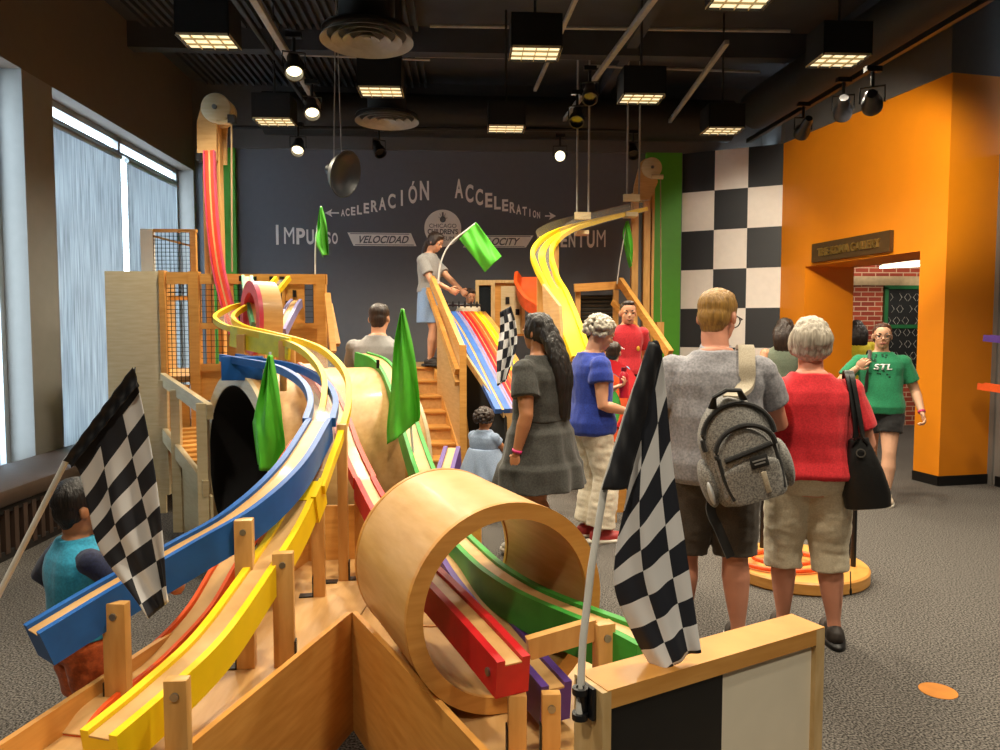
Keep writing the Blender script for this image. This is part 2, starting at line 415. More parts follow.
banner([(347.5, 232.5), (411, 233.2), (416.5, 246.2), (353.5, 245.8)], 'VELOCIDAD', 382.5, 243, .35)
banner([(471, 235.5), (533.5, 235.5), (526, 247.5), (463, 247.5)], 'VELOCITY', 497, 245, .35)
c = wallpt(442.8, 228.3); b = MB(); b.disc(V((c.x, YB - .001, c.z)), (0, -1, 0), 18.2 / F * YB, .004, 48); b.build('emblem_disc', LT, WG, smooth=False)
b = MB()
for wd, py, h, wx, bo in (('CHICAGO', 227.8, 4.1, 1.05, 0), ("CHILDREN'S", 234, 4.9, .82, .03), ('MUSEUM', 240.4, 4.1, 1.05, 0)):
    o = wallpt(442.8, py); add_text(b, wd, h / F * YB, lambda u, v, d, o=o: V((o.x + u, YB - .0055 - d, o.z + v)), wx, .002, bo)
o = wallpt(442.8, 219.5); o.y = YB - .006
b.disc(o, (0, -1, 0), .042, .002, 16)
for k, (a, l) in enumerate(((-62, .075), (-28, .09), (0, .1), (26, .09), (70, .07))):
    d = V((math.sin(R(a)), 0, math.cos(R(a)))); b.tube([o + d * .02, o + d * l], .012, 6, flat=.2)
b.build('emblem_lettering', M['wall_dark'], WG, smooth=False)
# ---------------------------------------------------------------- windows, blinds, bench
M['frame'] = mat('aluminium_frame', 'a9b0b3', .45, metal=.4, var=.02)
M['pane'] = glass('window_glass', (.9, .97, 1), .02, .06)
def blind_mat():
    m = bpy.data.materials.new('woven_sunscreen_fabric'); m.use_nodes = True; nt = m.node_tree; N = nt.nodes; L = nt.links
    b = N['Principled BSDF']; b.inputs['Roughness'].default_value = .9
    tc = N.new('ShaderNodeTexCoord'); mp = N.new('ShaderNodeMapping'); mp.inputs['Scale'].default_value = (1, 14, .6); L.new(tc.outputs['Object'], mp.inputs['Vector'])
    nz = N.new('ShaderNodeTexNoise'); nz.inputs['Scale'].default_value = 3; nz.inputs['Detail'].default_value = 5; L.new(mp.outputs[0], nz.inputs['Vector'])
    rp = N.new('ShaderNodeValToRGB'); rp.color_ramp.elements[0].color = (*lin('8a8c8e'), 1); rp.color_ramp.elements[1].color = (*lin('b4b6b6'), 1); rp.color_ramp.elements[0].position = .3; rp.color_ramp.elements[1].position = .7
    L.new(nz.outputs['Fac'], rp.inputs['Fac'])
    tl = N.new('ShaderNodeBsdfTranslucent'); L.new(rp.outputs['Color'], tl.inputs['Color']); L.new(rp.outputs['Color'], b.inputs['Base Color'])
    mx = N.new('ShaderNodeMixShader'); mx.inputs[0].default_value = .72; L.new(b.outputs[0], mx.inputs[1]); L.new(tl.outputs[0], mx.inputs[2])
    L.new(mx.outputs[0], N['Material Output'].inputs['Surface']); return m
M['blind'] = blind_mat()
XG = XL - .24
for n, (y0, y1, ms) in enumerate(((3.4, 6.51, ()), (6.97, 10.44, (8.72,))), 1):
    b = MB(); z0, z1 = .36, 3.74; w = .06
    for z in (z0 + w / 2, z1 - w / 2, 3.57): b.box((XG, (y0 + y1) / 2, z), (.06, y1 - y0, w if z != 3.57 else .035))
    for y in (y0 + w / 2, y1 - w / 2) + tuple(ms): b.box((XG, y, (z0 + z1) / 2), (.06, w, z1 - z0))
    wnd = struct(b.build('window_%d' % n, M['frame'], smooth=False))
    b = MB(); b.box((XG - .01, (y0 + y1) / 2, (z0 + z1) / 2), (.006, y1 - y0 - .08, z1 - z0 - .08)); struct(b.build('pane', M['pane'], wnd, smooth=False))
def roller(y0, y1, ztop, label):
    x = XL - .15
    t = thing('roller_blind', (x, (y0 + y1) / 2, .42), label, 'blind', 'window roller blinds')
    b = MB(); n = 16
    pr = [V((x + .004 * math.sin(k * 1.7), lerp(y0, y1, k / n), .42)) for k in range(n + 1)]
    b.prism([p for p in pr] + [p + V((-.002, 0, 0)) for p in pr[::-1]], (0, 0, ztop - .42)); b.build('fabric', M['blind'], t)
    MB().tube([(x, y0, ztop + .02), (x, y1, ztop + .02)], .03, 12).build('roller', M['frame'], t)
    MB().box((x, (y0 + y1) / 2, .42), (.015, y1 - y0, .03)).build('bottom_bar', M['frame'], t, smooth=False)
roller(7.02, 8.6, 3.47, 'grey translucent roller blind just right of the window pier')
roller(8.76, 10.2, 3.47, 'grey translucent roller blind nearest the back wall')
roller(3.5, 6.27, 3.47, 'grey translucent roller blind left of the window pier at the frame edge')
# window bench over slatted heater
M['bench'] = mat('brown_vinyl', '4a3a30', .5, bump=.05); M['slat'] = mat('dark_brown_slats', '46342a', .6)
t = thing('window_bench', (-3.4, 6, 0), 'long dark brown padded bench with slatted front under the windows', 'bench')
MB().box((-3.38, 5.55, .43), (.62, 6.9, .12), bev=.03).build('seat_pad', M['bench'], t)
b = MB(); b.box((-3.13, 5.55, .345), (.05, 6.8, .05)); b.box((-3.13, 5.55, .03), (.05, 6.8, .06)); b.box((-3.47, 5.55, .2), (.5, 6.7, .36)); b.build('base', mat('dark_bench_interior', '1b1613', .8), t, smooth=False)
b = MB()
for k in range(64): b.box((-3.115, 2.25 + k * .1055, .19), (.03, .05, .3))
b.build('slats', M['slat'], t, smooth=False)
# ---------------------------------------------------------------- ceiling services
def rod(a, c, r, name, m, label, cat='pipe', group=None):
    a, c = V(a), V(c); return MB().tube([a, c], r, 10).top(name, m, label, cat, group)
M['strut'] = mat('grey_steel_strut', 'a5a29c', .5, metal=.2); M['dsteel'] = mat('dark_steel', '3c3a38', .5, metal=.4); M['duct'] = mat('black_duct', '2a2826', .6, metal=.2)
def strut(p, q, z, w, label, m=None):
    a, c = G(p[0], p[1], z), G(q[0], q[1], z)
    return MB().beam(a, c, w, w, bev=.004).top('strut_rail', m or M['strut'], label, 'rail', 'ceiling strut rails')
strut((551, 138), (656, -4), 4.3, .05, 'grey steel strut rail slanting over the yellow chute hangers')
strut((657, 139), (727, 42), 4.3, .045, 'grey steel strut rail slanting above the right lift tower')
strut((535, 90), (577, -4), 4.5, .04, 'grey steel strut rail above the middle hanging light box')
strut((252, -5), (318, 106), 4.2, .06, 'grey conduit rail above the left spotlights', M['strut'])
strut((232, -5), (345, 160), 4.35, .04, 'thin dark rail beside the left spotlights', M['dsteel'])
for k, (p, q, z, r, lb) in enumerate((((430, 26), (790, 31), 4.8, .018, 'thin conduit crossing the ceiling nearest the camera'), ((415, 56), (690, 60), 4.8, .018, 'thin conduit crossing the ceiling above the middle light box'),
                                   ((300, 55), (430, 60), 4.75, .014, 'short thin conduit left of the middle light box'), ((590, 66), (760, 72), 4.75, .016, 'short thin conduit right of the middle light box'))):
    a, c = G(p[0], p[1], z), G(q[0], q[1], z); rod(a, c, r, 'conduit', M['strut'], lb, 'pipe', 'ceiling conduits')
rod(W(205, 127, 9.6), W(705, 131, 9.9), .022, 'track_bar', M['black'], 'long black lighting bar running along the back wall', 'bar')
a, c = G(748, 141, 4.0), G(1010, -14, 4.0); MB().beam(a, c, .05, .05).top('lighting_track', M['black'], 'black lighting track in front of the orange wall', 'bar')
MB().tube([(-2.6, 9.95, 4.38), (3.6, 10.05, 4.38)], .27, 24).top('air_duct', M['duct'], 'black round air duct running across above the back wall', 'duct')
MB().tube([(4.25, 3.5, 4.38), (3.75, 9.5, 4.38)], .25, 24).top('air_duct', M['duct'], 'black round air duct running above the orange wall', 'duct')
def diffuser(px, py, y, r, label):
    c = W(px, py, y); t = thing('ceiling_diffuser', c, label, 'air vent', 'round ceiling air diffusers')
    mm = mat('grey_vent_metal', '96938c', .5, metal=.1)
    for k in range(4):
        r1 = r * (1 - .24 * k); r0 = r1 - r * .15
        MB().lathe(c + V((0, 0, .002 * k)), (0, 0, 1), [(r1, 0), (r1, .006), (r0, .045), (r0, .038)], 40).build('vent_ring', mm, t)
    MB().disc(c + V((0, 0, .02)), (0, 0, 1), r * .09, .04, 20).build('hub', mm, t)
    MB().disc(c + V((0, 0, .056)), (0, 0, 1), r * .97, .01, 40).build('backing', M['black'], t)
    MB().disc(c + V((0, 0, .067)), (0, 0, 1), r * .6, .28, 32).build('collar', M['duct'], t)
    MB().disc(c + V((0, 0, .35)), (0, 0, 1), r * .5, ZC - c.z - .37, 24).build('drop_duct', M['duct'], t)
diffuser(367, 42, 4.95, .3, 'larger round grey air diffuser near the top of the picture'); diffuser(387, 122, 7.75, .325, 'smaller farther round grey air diffuser beside the back lighting bar')
M['lamp'] = mat('warm_lamp_lens', 'ffedc0', .4, emit=2.2); M['panel'] = mat('glowing_light_panel', 'fff0c4', .5, emit=.66, var=.02)
M['box'] = mat('black_light_box', '0d0d0e', .6)
FIX = [(209, 43, 'square hanging light box at the upper left corner'), (535, 55, 'square hanging light box at the top centre of the picture'), (381, 93, 'square hanging light box between the two round air vents'), (275, 123, 'square hanging light box closest to the left lift tower'),
       (506, 130, 'square hanging light box low over the back wall wording'), (641, 100, 'square hanging light box left of the slanted right rail'), (722, 132, 'square hanging light box above the chequered wall'), (838, 62, 'square hanging light box in front of the orange wall'), (742, 1, 'square hanging light box cut by the top edge of the picture')]
def spot_lamp(loc, aim, power, angle=60, blend=.6, r=.05, col=(1, .87, .66)):
    l = bpy.data.lights.new('lamp', 'SPOT'); l.energy = power; l.spot_size = R(angle); l.spot_blend = blend; l.shadow_soft_size = r; l.color = col
    o = bpy.data.objects.new('lamp', l); COL.objects.link(o); o.location = V(loc); o.rotation_euler = (V(aim) - V(loc)).to_track_quat('-Z', 'Y').to_euler(); return o
proto = None
FIXPOS = []
for px, py, lb in FIX:
    c = G(px, py, 3.7); FIXPOS.append(c)
    if proto is None:
        t = thing('light_box', c, lb, 'ceiling light', 'square hanging light boxes'); w, d, h = .39, .31, .25
        b = MB()
        b.box(c + V((0, 0, h)), (w, d, .02))
        for sx in (-1, 1): b.box(c + V((sx * (w / 2 - .006), 0, h / 2)), (.012, d, h)); b.box(c + V((0, sx * (d / 2 - .006), h / 2)), (w, .012, h))
        b.build('housing', M['box'], t, smooth=False)
        MB().box(c + V((0, 0, .02)), (w - .03, d - .03, .01)).build('diffuser', M['panel'], t, smooth=False)
        b = MB()
        for k in range(5): b.box(c + V((-w / 2 + w * k / 4, 0, .008)), (.005, d - .02, .014))
        for k in range(4): b.box(c + V((0, -d / 2 + d * k / 3, .008)), (w - .02, .005, .014))
        b.build('louvre', mat('louvre_cream', 'cfbf92', .5), t, smooth=False)
        MB().tube([c + V((0, 0, h)), c + V((0, 0, ZC - 3.7))], .012, 8).build('stem', M['dsteel'], t)
        proto = t
    else: copy_tree(proto, None, c, lb)
def spotlight(px, py, y, aim, label, lit=False, power=0, angle=50, s=1.0, lensdir=None):
    c = W(px, py, y); d = (V(aim) - c).normalized()
    t = thing('spotlight', c, label, 'spotlight', 'track spotlights')
    MB().lathe(c, d, [(0, -.17 * s), (.035 * s, -.17 * s), (.05 * s, -.13 * s), (.05 * s, -.04 * s), (.075 * s, 0), (.075 * s, .07 * s), (.066 * s, .07 * s), (.06 * s, .01 * s), (0, .01 * s)], 24, closed=False).build('housing', M['blackplas'], t)
    MB().disc(c + d * .015 * s, d, .06 * s, .008, 20).build('lens', M['lamp'] if lit else mat('dark_lens', '2a2a2e', .1), t)
    b = MB(); sd = d.cross(V((0, 0, 1))).normalized()
    b.tube([c + sd * .085 * s, c + sd * .085 * s + V((0, 0, .12 * s)), c - sd * .085 * s + V((0, 0, .12 * s)), c - sd * .085 * s], .008, 6)
    b.tube([c + V((0, 0, .12 * s)), c + V((0, 0, .24 * s))], .014, 8); b.box(c + V((0, 0, .25 * s)), (.12, .05, .04)); b.build('yoke', M['black'], t)
    if power: spot_lamp(c + d * (.09 * s), aim, power, angle)
    return t
spotlight(298, 148, 8.3, (-1.6, 5.5, .8), 'lit black spotlight under the leftmost end of the back bar', True, 50, 55)
spotlight(312, 110, 7.0, (-.8, 4.8, 1), 'lit black spotlight on the left conduit rail', True, 45, 55)
spotlight(294, 68, 6.0, (-.8, 4.2, 1), 'upper black spotlight pointing down the left conduit rail', True, 35, 50)
spotlight(379, 150, 9.3, (.4, 7.0, .5), 'unlit black spotlight on the back bar left of the air vent')
spotlight(560, 156, 9.3, (.3, 1.2, 1.6), 'brightly lit spotlight facing the camera over the wall wording', True, 60, 50)
spotlight(590, 95, 7.2, (.8, 5.0, 1), 'black spotlight on the slanted rail, higher of the pair')
spotlight(577, 118, 7.5, (.6, 5.4, 1), 'black spotlight on the slanted rail, lower of the pair')
spotlight(633, 152, 9.4, (2, 7, 1), 'small black spotlight beside the right lift tower')
spotlight(872, 103, 5.6, (4.5, 8.0, 2.9), 'lit spotlight on the track nearest the orange corner', True, 230, 62)
spotlight(843, 110, 6.3, (4.4, 8.8, 2.4), 'black spotlight in the middle of the orange wall track')
spotlight(803, 130, 7.4, (3.6, 9.9, 2.4), 'black spotlight with lit rim at far end of the orange wall track', True, 70, 60)
# hanging black dish speaker
c = W(338, 172, 7.6); t = thing('dish_speaker', c, 'black dish hanging tilted from a cable in front of the wall wording', 'speaker'); ax = V((.85, -.45, -.3)).normalized()
MB().lathe(c, ax, [(0, .0), (.1, .01), (.17, .04), (.225, .1), (.235, .1), (.18, .02), (.1, -.02), (0, -.03)], 36, closed=False).build('dish', M['blackplas'], t)
MB().lathe(c - ax * .03, ax, [(0, -.1), (.05, -.1), (.06, 0), (0, 0)], 16, closed=False).build('driver', M['black'], t)
b = MB()
for k in (-1, 1): b.tube([c + V((k * .04, 0, .1)), V((c.x, c.y, ZC - .05))], .006, 6)
b.build('cable', M['strut'], t)
# pipe stub and small shelf tracks on the right edge
a = V((5.13, 6.95, W(985, 98, 7.0).z)); MB().tube([a, a + V((.2, -.1, .02))], .055, 16).top('pipe_stub', M['strut'], 'short grey pipe sticking from the orange pillar at the right edge', 'pipe')
for py0, m, nm, lb in ((338, M['purple'], 'wall_track', 'purple sloping wall track at the right edge of the picture'), (386, M['orange'], 'wall_track', 'orange sloping wall track at the right edge of the picture')):
    y = 6.0; a = W(981 if m is M['orange'] else 987, py0, 6.6); c = V((5.24, 5.6, a.z - .1)); t = thing(nm, (a + c) / 2, lb, 'track', 'sloping wall tracks')
    pr = [(-.06, -.03), (.06, -.03), (.06, .03), (.04, .03), (.04, .005), (-.04, .005), (-.04, .03), (-.06, .03)]
    MB().sweep([a, c], pr).build('beam', m, t, smooth=False)
    MB().sweep([a + V((0, 0, .01)), c + V((0, 0, .01))], [(-.038, -.004), (.038, -.004), (.038, .004), (-.038, .004)]).build('channel', M['chan'], t, smooth=False)
    MB().beam(c + V((-.06, .3, -.02)), c + V((.05, .3, -.02)), .04, .04).build('bracket', M['black'], t, smooth=False)
# orange floor sticker
p = G(938, 691, 0); b = MB(); b.disc(p, (0, 0, 1), .075, .002, 28); b.top('floor_sticker', mat('orange_sticker', 'c57a1c', .6), 'round orange sticker on the carpet at lower right', 'sticker')
# daylight and lamps
wd = bpy.data.worlds.new('world'); SC.world = wd; wd.use_nodes = True
bg = wd.node_tree.nodes['Background']; bg.inputs[0].default_value = (.68, .86, 1, 1); bg.inputs[1].default_value = WORLD_STRENGTH = 5.8
for c in FIXPOS: spot_lamp(c - V((0, 0, .03)), c - V((0, 0, 3)), 165, 148, .8, .12)
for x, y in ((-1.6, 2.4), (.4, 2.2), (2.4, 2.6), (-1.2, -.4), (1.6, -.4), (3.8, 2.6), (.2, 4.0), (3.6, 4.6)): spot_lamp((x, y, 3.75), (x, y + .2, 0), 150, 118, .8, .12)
l = bpy.data.lights.new('lamp', 'POINT'); l.energy = 90; l.shadow_soft_size = .2; l.color = (1, .9, .75); o = bpy.data.objects.new('lamp', l); COL.objects.link(o); o.location = (6.6, 9.9, 2.9)
SC.view_settings.view_transform = 'Standard'; SC.view_settings.look = 'None'; SC.view_settings.gamma = 1; SC.view_settings.use_curve_mapping = False
SC.view_settings.exposure = .6
# ================================================================== RACE RAMP STRUCTURE
M['bolt'] = M['steel']
def beam_prof(w, h, rw=.024, rh=.016):
    a = w / 2; return [(-a, -h), (a, -h), (a, 0), (a - rw, 0), (a - rw, -rh), (-a + rw, -rh), (-a + rw, 0), (-a, 0)]
def solid_track(t, path, w, h, m, name='beam', rw=.024, rh=.016, chan=True):
    o = MB().sweep(path, beam_prof(w, h, rw, rh)).build(name, m, t)
    if chan:
        a = w / 2 - rw - .0005
        MB().sweep(path, [(-a, -rh - .002), (a, -rh - .002), (a, -rh + .004), (-a, -rh + .004)]).build('channel', M['chan'], t)
    return o
def clear_track(t, path, w, m, r=.012, h=.03, sheet=True):
    """two coloured rims on a thin clear run"""
    for s in (-1, 1):
        pr = [(s * w / 2 - r, -h), (s * w / 2 + r, -h), (s * w / 2 + r, 0), (s * w / 2 - r, 0)]
        MB().sweep(path, pr).build('rim', m, t)
    if sheet:
        a = w / 2 - r
        MB().sweep(path, [(-a, -h), (a, -h), (a, -h + .006), (-a, -h + .006)]).build('clear_run', M['clear'], t)
def post(t, base, top, w=.075, d=.03, yaw=0, m=None, bolt=True, bracket=None, name='post'):
    """upright board from base to top with a bolt near its head and an angle bracket at its foot"""
    base, top = V(base), V(top); rot = Matrix.Rotation(yaw, 3, 'Z'); h = top.z - base.z
    MB().box((base.x, base.y, base.z + h / 2), (w, d, h), rot, .003).build(name, m or M['post'], t)
    if bolt:
        f = rot @ V((0, -1, 0))
        MB().disc(V((base.x, base.y, top.z - .04)) + f * (d / 2), f, .011, .006, 12).build('bolt', M['bolt'], t)
    if bracket:
        sd = rot @ V((bracket, 0, 0)); b = MB()
        c = base + sd * (w / 2 + .003)
        b.box(c + V((0, 0, .045)), (.005, d * .9, .09), rot); b.box(c + sd * .03 + V((0, 0, .003)), (.06, d * .9, .006), rot)
        b.build('bracket', M['black'], t, smooth=False)
# ---------------------------------------------------------------- base boxes
ZR, ZD = .47, .38
LO0, LO1, LO2 = G(-60, 778, ZR), G(196, 614, ZR), G(232, 590, ZR)
LI0, LIC = G(60, 850, ZR), G(352, 612, ZR)
li = (LIC - G(185, 750, ZR)).normalized(); LI0 = LIC - li * 1.75
lo = (LO1 - G(0, 741, ZR)).normalized(); LO0 = LO1 - lo * 1.6; LO2 = LO1 + lo * .95
RI0 = LIC; ri = (G(480, 750, ZR) - LIC).normalized(); RI1 = LIC + ri * 1.75
rn = V((-ri.y, ri.x, 0));
if rn.x < 0: rn = -rn
RO0 = LIC + rn * .74 + ri * -.35; RO1 = RI1 + rn * .74
t = thing('ramp_base', (LIC.x, LIC.y, 0), 'low plywood base box with a V-shaped front under all the coloured tracks', 'base')
def wall_panel(a, c, z0, z1, th, m, name, n=None):
    a, c = V(a), V(c); d = (c - a).normalized(); nn = n or V((-d.y, d.x, 0))
    b = MB(); b.prism([V((a.x, a.y, z0)), V((c.x, c.y, z0)), V((c.x, c.y, z0)) + nn * th, V((a.x, a.y, z0)) + nn * th], (0, 0, z1 - z0)); return b.build(name, m, t, smooth=False)
wall_panel(LO0, LO2, 0, ZR, .02, M['oak'], 'side_panel', V((1, 0, 0)))
wall_panel(LI0, LIC, 0, ZR, .02, M['oak'], 'side_panel', V((-.98, .1, 0)))
wall_panel(LIC, RI1, 0, ZR, .02, M['oak'], 'side_panel', rn)
wall_panel(RO0, RO1, 0, ZR - .03, .02, M['oak'], 'side_panel', -rn)
BK = V((LO2.x, LO2.y, 0)); BKR = RO0
wall_panel(LO2, V((-.35, LO2.y + .05, 0)), 0, .66, .02, M['oak'], 'back_panel', V((0, 1, 0)))
wall_panel(V((-.35, LO2.y + .05, 0)), RO0, 0, .66, .02, M['oak'], 'back_panel', V((.2, .98, 0)))
wall_panel(LO0, LI0, 0, ZR, .02, M['oak'], 'end_panel', V((0, -1, 0)))
def deck(poly, name='deck'):
    MB().prism([V((p.x, p.y, ZD - .02)) for p in poly], (0, 0, .02)).build(name, M['ply_y'], t, smooth=False)
e = .02
deck([LO0 + V((e, 0, 0)), LI0 - V((e, 0, 0)), LIC + V((-e, e, 0)), V((-.35, LO2.y + .045, 0)), LO2 + V((e, 0, 0))])
deck([LIC + rn * e, RI1 + rn * e, RO1 - rn * e, RO0 - rn * e, V((-.35, LO2.y + .045, 0)), LIC + V((-.01, .03, 0))], 'deck')
BASE = t
# ---------------------------------------------------------------- front drum tunnel
def drum(name, c, axis, r, th, ln, label, shell=None, rim=None, lining=None, rimw=.02, cat='tunnel', part_only=None):
    """c = centre of the front ring; the tunnel runs back along -axis"""
    ax = V(axis).normalized(); c = V(c)
    t = part_only or thing(name, c - V((0, 0, r)), label, cat)
    MB().lathe(c, ax, [(r, -ln + rimw), (r, -rimw), (r - th, -rimw), (r - th, -ln + rimw)], 72).build('shell', shell or M['ply'], t)
    for k in (0, -ln + rimw): MB().lathe(c, ax, [(r + .002, k), (r + .002, k - rimw), (r - th - .004, k - rimw), (r - th - .004, k)], 72).build('end_rim', rim or M['edge'], t)
    if lining: MB().lathe(c, ax, [(r - th - .0045, -ln + .002), (r - th - .0045, -.004), (r - th - .012, -.004), (r - th - .012, -ln + .002)], 72).build('lining', lining, t)
    return t
DR = .323
dF = W(509, 612, 2.2); dB = W(442, 572, 2.75); dax = V((dF.x - dB.x, dF.y - dB.y, 0)).normalized()
dF.z = ZD + DR + .005
drum('drum_tunnel', dF, dax, DR, .045, .62, 'round bent-plywood drum tunnel over the red, purple and green tracks in front', M['ply'], M['oak'])
# drum lining boards visible inside: floor board
# ---------------------------------------------------------------- big crawl drum
bL = W(236, 470, 4.9); bL.z = .645
bax = V((-.81, -.59, 0)).normalized()
drum('crawl_drum', bL, bax, .64, .085, 1.12, 'large plywood crawl drum with black carpet inside at left centre', M['ply_y'], M['pale'], M['lining'], rimw=.03)
# ---------------------------------------------------------------- tracks
def path_of(pts, n=8): return spline([W(*p) for p in pts], n)
# blue
t = thing('blue_track', W(42, 640, 2.15), 'blue race track ending at the lower left beside the boy', 'race track')
PB = [(31, 629, 2.16), (105, 585, 2.32), (180, 543, 2.49), (243, 506, 2.65), (290, 463, 2.93), (319, 418, 3.4)]
pb = path_of(PB); solid_track(t, pb, .115, .112, M['blue'])
PBU = [(319, 418, 3.4), (323, 397, 3.7), (312, 378, 4.1), (285, 364, 4.5), (246, 357, 4.75), (229, 354, 4.85)]
pu = path_of(PBU); clear_track(t, pu, .12, M['blue'], .014, .045)
q = W(246, 358, 4.78); MB().box(W(243, 368, 4.8), (.25, .13, .15), Matrix.Rotation(.2, 3, 'Z'), .004).build('start_block', M['blue'], t)
def tpost(t, px, py_top, Y, w=.08, d=.03, yaw=0, br=1, zb=ZD, **k):
    top = W(px, py_top, Y); post(t, (top.x, top.y, zb), top, w, d, yaw, bracket=br, **k)
tpost(t, 116, 602, 2.28, .072, .035, -.1, -1); tpost(t, 244, 519, 2.56, .06, .05, .1, -1)
tpost(t, 318, 470, 3.25, .05, .05, .1, -1)
for px, py, Y in ((283, 372, 4.62), (246, 372, 4.85)):
    a = W(px, py, Y); MB().tube([V((a.x, a.y, 1.18)), a], .022, 12).build('post', M['post'], t)
# yellow
t = thing('yellow_track', W(118, 720, 1.85), 'long yellow race track sweeping from the platform rail to the lower left front', 'race track')
PY = [(98, 733, 1.78), (157, 684, 1.97), (210, 634, 2.2), (255, 573, 2.5), (287, 524, 2.8), (306, 486, 3.04)]
py = path_of(PY); solid_track(t, py, .11, .105, M['yellow'])
PYU = [(306, 486, 3.04), (316, 460, 3.22), (326, 434, 3.4), (336, 400, 3.75), (334, 371, 4.15), (315, 349, 4.55), (290, 338, 4.85), (258, 330, 5.05), (234, 324, 5.25), (224, 315, 5.5), (238, 305, 5.75), (258, 299, 5.9), (270, 290, 6.05), (282, 276, 6.2)]
pyu = path_of(PYU); clear_track(t, pyu, .125, M['yellow'], .014, .04)
# joint collar where the solid run begins and the side fascia of the turn
i = 0
a, c = W(300, 498, 2.96), W(309, 479, 3.09)
MB().sweep([a, c], [(-.064, -.12), (.064, -.12), (.064, .006), (.044, .006), (.044, -.01), (-.044, -.01), (-.044, .006), (-.064, .006)]).build('joint_collar', M['yellow'], t)
b = MB(); f0, f1 = W(234, 325, 5.2), W(292, 337, 4.82)
b.beam(f0 + V((0, -.07, -.075)), f1 + V((0, -.07, -.075)), .02, .14); b.build('fascia', M['lime'], t, smooth=False)
for px, pt, Y in ((241, 345, 5.0), (283, 352, 4.78)):
    a = W(px, pt, Y); MB().box((a.x, a.y, a.z - .03), (.05, .03, .2)).build('cleat', M['post'], t, smooth=False)
tpost(t, 283, 552, 2.56, .07, .04, .1, 1); tpost(t, 177, 678, 1.86, .058, .035, 0, -1)
for px, py_, Y, w in ((316, 432, 3.42, .05), (342, 424, 3.46, .045), (291, 343, 4.98, .05), (262, 340, 5.08, .05)): tpost(t, px, py_, Y, w, .05, .05, 1, zb=ZD if Y < 3.6 else 1.2, bolt=False)
# orange and red and the rest
t = thing('orange_track', W(215, 600, 2.75), 'narrow orange two-rail track lying low between blue and yellow tracks', 'race track')
PO = [(70, 730, 2.12), (95, 700, 2.22), (150, 657, 2.5), (196, 610, 2.72), (222, 568, 2.9), (246, 528, 3.12), (272, 486, 3.45), (300, 440, 3.95)]
po = path_of(PO); solid_track(t, po, .1, .05, M['orange'], rw=.014, rh=.02)
for px, pt, Y in ((232, 560, 2.98), (263, 506, 3.3), (296, 450, 3.85)): tpost(t, px, pt, Y, .05, .04, 0, 1, bolt=False, zb=ZD if Y < 3.6 else 0)
t = thing('red_track', W(495, 690, 2.0), 'red race track ending in front of the plywood drum tunnel', 'race track')
PR = [(514, 659, 1.93), (480, 622, 2.13), (446, 587, 2.4), (405, 545, 2.78), (384, 512, 3.12), (365, 477, 3.5), (350, 444, 3.85), (339, 412, 4.25), (325, 384, 4.65), (306, 362, 5.0)]
pr_ = path_of(PR); solid_track(t, pr_[:41], .1, .105, M['red']); solid_track(t, pr_[40:], .11, .06, M['redorange'], name='upper_run')
a = W(489, 668, 1.98); MB().disc(a + V((0, -.02, 0)), (-.9, -.4, 0), .012, .008, 12).build('bolt', M['bolt'], t)
tpost(t, 517, 692, 1.96, .05, .05, 0, -1, bolt=False)
for px, pt, Y in ((382, 536, 3.16), (360, 494, 3.55), (318, 392, 4.75)): tpost(t, px, pt, Y, .05, .04, 0, 1, bolt=False, zb=ZD if Y < 3.5 else 0)
t = thing('purple_track', W(550, 700, 2.1), 'purple race track ending lowest beside the striped start barrier', 'race track')
PP = [(557, 684, 2.08), (522, 645, 2.3), (488, 604, 2.6), (455, 562, 2.98), (440, 528, 3.4), (438, 500, 3.75), (445, 470, 4.1), (452, 446, 4.35)]
pp = path_of(PP); solid_track(t, pp, .1, .12, M['purple'])
tpost(t, 551, 692, 1.97, .052, .03, 0, -1); tpost(t, 455, 480, 4.15, .05, .04, 0, 1, zb=0, bolt=False)
t = thing('green_track', W(590, 640, 2.2), 'green race track sweeping through the drum tunnel towards the barrier', 'race track')
PG = [(650, 640, 2.0), (622, 626, 2.08), (580, 610, 2.22), (532, 590, 2.44), (495, 568, 2.68), (470, 546, 3.0), (448, 522, 3.3), (437, 497, 3.7), (424, 466, 4.1), (413, 434, 4.5), (404, 405, 4.85), (392, 375, 5.2), (380, 359, 5.45), (362, 352, 5.7)]
pg = path_of(PG); solid_track(t, pg[:49], .11, .12, M['green']); solid_track(t, pg[48:], .12, .14, M['green'], name='upper_run')
tpost(t, 604, 622, 2.05, .055, .04, .3, 1); MB().beam(W(528, 648, 2.02), W(596, 628, 2.06), .03, .06).build('crosspiece', M['post'], t, smooth=False)
for px, pt, Y in ((432, 492, 3.95), (410, 445, 4.5), (384, 385, 5.3)): tpost(t, px, pt, Y, .06, .04, 0, 1, bolt=False, zb=0)
MB().box(W(378, 364, 5.3), (.02, .03, .06)).build('clip', M['black'], t, smooth=False)
